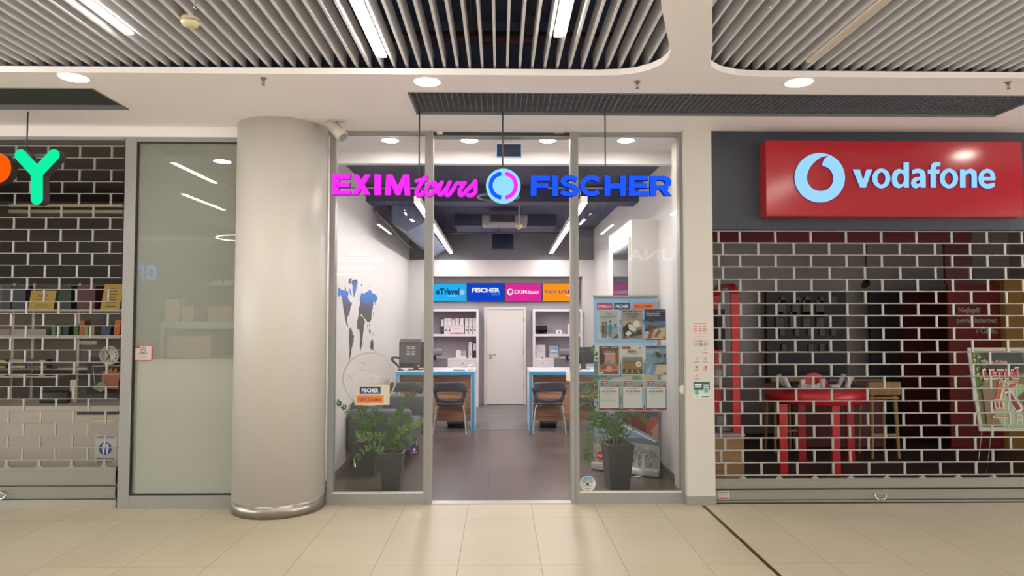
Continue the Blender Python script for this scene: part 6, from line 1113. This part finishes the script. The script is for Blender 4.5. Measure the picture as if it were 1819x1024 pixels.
n_ = len(pr); vs_ = [Vector((x, y, z)) for x in (xa - w, xa + w) for y, z in pr + pi_]; L_ = 2 * n_; m.add(vs_, [(i, i + 1, L_ - 2 - i, L_ - 1 - i) for i in range(n_ - 1)] + [(L_ + i, 2 * L_ - 1 - i, 2 * L_ - 2 - i, L_ + i + 1) for i in range(n_ - 1)] + [(i, (i + 1) % L_, L_ + (i + 1) % L_, L_ + i) for i in range(L_)], MR); m.build('arch_top', e)
MB().box(xa - .14, xa - .05, CYR + .25, CYR + .55, Z(1280, 622, CYR + .3), Z(1280, 550, CYR + .3), M_BLACK).build('black_tablet', e); MB().box(xa - .28, xa - .045, CYR + .2, CYR + .6, Z(1290, 688, CYR + .2) - .02, Z(1290, 688, CYR + .2), wood_mat('oak_light', '#8f7048', '#a5845a', 2, 0, .5)).build('small_shelf', e)
m = MB(); x_ = atY(1272, 668, CYR + .3).x; zz_ = Z(1290, 688, CYR + .2); m.lathe((x_, CYR + .3, zz_), [(.06, 0), (.07, .05), (.065, .18), (.03, .21)], mat('bag_white', '#a39d98', .6), 20); m.build('white_vase', label='white vessel on the small shelf inside the red arch', cat='vessel')
m = MB(); x_ = atY(1290, 750, CYR + .2).x; m.rbox(x_ - .12, x_ + .09, CYR + .12, CYR + .34, zct, zct + .05, .015, ink('#7c7f7e')); m.rbox(x_ - .12, x_ - .0, CYR + .16, CYR + .3, zct + .05, zct + .17, .02, ink('#8b8f8e')); m.build('desk_device', label='grey device on the wooden cabinet at the foot of the red arch', cat='device')
# summer offer standee
LY = 7.45; Lq = lambda a, b: (atY(a, b, LY).x, atY(a, b, LY).z)
e = empty('poster_stand', (atY(1785, 700, LY).x, LY, 0), 'summer picnic poster board on thin legs behind the right shutter', 'poster stand')
o0 = Lq(1742, 763); o1 = Lq(1858, 763); o2 = Lq(1721, 621)
s = Print((o0[0], LY, o0[1]), (o1[0] - o0[0], 0, 0), (o2[0] - o0[0], 0, o2[1] - o0[1]), t=.012, base='#c4bca8'); w = .03
s.rect(w, .02, 1 - w, .98, '#6c6a44').rect(w, .70, 1 - w, .98, '#26342a').poly([(w, .98), (w, .45), (.14, .5), (.20, .62), (.12, .75), (.16, .98)], '#4f6a34').poly([(.8, .98), (.98, .98), (.98, .55), (.86, .58)], '#5d7a34')
for k in range(40): s.disc(random.uniform(.05, .22), random.uniform(.45, .95), random.uniform(.01, .03), random.choice(['#a8b04a', '#7d8f3a', '#c0b858', '#32422a', '#b9bfa0']), 7)
s.poly([(.10, .55), (.30, .66), (.62, .66), (.80, .58), (.97, .50), (.97, .05), (.10, .05)], '#7a6248').poly([(.34, .03), (.24, .18), (.34, .42), (.52, .60), (.97, .52), (.97, .03)], '#8ba878')
for k in range(9): s.poly([(.34 + k * .07, .03), (.36 + k * .07, .03), (.46 + k * .06, .57), (.445 + k * .06, .57)], '#b7c6a0')
s.poly([(.24, .30), (.30, .30), (.44, .62), (.37, .62)], '#b0583c').poly([(.30, .30), (.33, .30), (.48, .62), (.45, .62)], '#d8c8b0').poly([(.44, .50), (.62, .60), (.64, .57), (.46, .47)], '#a83a34')
s.poly([(.42, .46), (.52, .49), (.68, .24), (.58, .20)], '#cfc8c0').poly([(.44, .44), (.52, .465), (.64, .26), (.57, .235)], '#7a1c22').poly([(.60, .20), (.97, .10), (.97, .18), (.70, .26)], '#b0302e').disc(.60, .15, .05, '#d0c4b4', 14).disc(.60, .15, .035, '#a89880', 14)
s.poly([(.62, .40), (.78, .50), (.84, .36), (.70, .28)], '#6a3c28').poly([(.74, .58), (.92, .50), (.97, .36), (.84, .42)], '#b9c0a8').disc(.84, .50, .04, '#c8b850', 12).disc(.92, .44, .035, '#d0c060', 12).poly([(.70, .26), (.80, .24), (.80, .20), (.70, .21)], '#c8a83a').disc(.84, .12, .05, '#cfc4b4', 12)
s.text('Přibalte dárkem', .34, .83, .035, '#d8cfc4', .07, w=.38).text('Přibalte dárkem', .34, .83, .035, '#a03a34', .02, w=.37).text('LETNÍ', .42, .64, .105, '#d8cfc4', .09, w=.58).text('LETNÍ', .42, .645, .095, '#b3262a', .04, w=.54).text('VÝHODY', .50, .575, .035, '#c4b8ac', .04, w=.32)
s.rect(.24, .26, .38, .38, '#c9c0b0').rect(.26, .275, .36, .335, '#a03a34').rect(.255, .34, .365, .36, '#a03a34').rect(.30, .27, .32, .37, '#c9c0b0').rect(.18, .225, .46, .25, '#c9c0b0').rect(.18, .145, .46, .175, '#c9c0b0').lines(.2, .44, .15, .17, 1, '#a03a34', .5, 0).lines(.2, .44, .23, .245, 1, '#a03a34', .6, 0)
s.mb.build('poster_board', e); m = MB(); q_ = [(o0[0] - .005, o0[1] - .01), (o1[0] + .005, o0[1] - .01), (o1[0] + o2[0] - o0[0] + .005, o2[1] + .008), (o2[0] - .005, o2[1] + .008)]; ribbon(m, q_, .022, LY - .006, LY + .014, mat('frame_pale', '#b0aca0', .4), closed=True); m.build('frame', e)
for px0, px1 in ((1735, 1737), (1752, 1758)): m = MB(); a = atY(px0 + 12, 763, LY); b = atZ(px1 + 8, 848, 0); m.tube([(a.x, LY + .02, a.z), (a.x - .02, LY + .12, 0)], .006, M_CHROME, 6); m.build('leg', e)
# ================================================================ WHAT THE GLASS MIRRORS: the hall behind the camera; then downlights added for light
M_RING = lamp_mat('ring_lamp_light', '#fff2e0', L_RING)
for i, (x, y, z, r) in enumerate(((-3.92, -6, 3.43, .6), (-4.4, -8, 3.75, .3), (-5.2, -11.5, 3.56, .6), (-5.7, -12.5, 3.42, .5), (-5.1, -.8, 3.40, .62))):
    e = empty('ring_pendant_lamp', (x, y, z), 'ring pendant lamp of the hall seen mirrored in the shop glass', 'pendant lamp', 'ring lamps mirrored in the glass'); top = 3.69 if y > -3 else 6.2
    MB().tube([(x + r * math.cos(a_ * math.pi / 24), y + r * math.sin(a_ * math.pi / 24), z) for a_ in range(48)], .010, M_RING, 8, closed=True).build('light_ring', e)
    for k in range(3): a_ = k * 2 * math.pi / 3; MB().tube([(x + r * math.cos(a_), y + r * math.sin(a_), z + .02), (x, y, top - .3), (x, y, top)], .004, M_ROD, 4).build('wire', e)
def mirror_text(t, x_start, z, hcap, m_, label, board=None, bold=.03, w=None):
    W = w; s = Print((x_start, -13.95, z), (-W, 0, 0), (0, 0, hcap), base=None)
    if board: s.poly([(-.1, -.7), (1.1, -.7), (1.1, 1.9), (-.1, 1.9)], board)
    s.text(t, 0, 0, 1, m_, bold, w=1, align='l'); s.mb.build('shop_lettering', label=label, cat='sign')
zz = 27.6; X_ = lambda px, y_=27.6: atY(px, 470, y_).x
mirror_text('FORTUNA', X_(1112 + 27 * 7), 1.79 + 103 / F * zz, .46, lamp_mat('far_sign_white', '#cfe0ff', 4), 'pale lit word mirrored in the right pane', w=27 * 7 / F * zz)
mirror_text('orion', X_(279, 27.37), atY(270, 497, 27.37).z, .86, lamp_mat('far_sign_blue', '#6fb4ff', 5), 'blue lit word mirrored in the frosted window', w=1.8, bold=.03)
mirror_text('íme vaši dom', X_(434, 27.37), 1.79 + 58 / F * 27.3, .24, lamp_mat('far_sign_grey', '#e8f0e8', 4), 'white words on a dark band mirrored in the frosted window', '#15181a', w=1.3)
# unseen downlights added to brighten the mall and the hall behind the camera
for i, (x, y) in enumerate([(-6.2, 5.6), (5.2, 5.5), (.72, 3.0), (.6, 0.2)]): downlight(Vector((x, y, ZC)), .098, 'round downlight out of view, added to brighten the mall', M_DL, g)
for i, (x, y) in enumerate([(a_, b_) for a_ in (-12, -6, 0, 6, 12) for b_ in (-3.6, -13)]):
    downlight(Vector((x, y, 6.2)), .14, 'unseen round downlight added to light the tall hall', M_DL, 'added downlights of the tall hall')
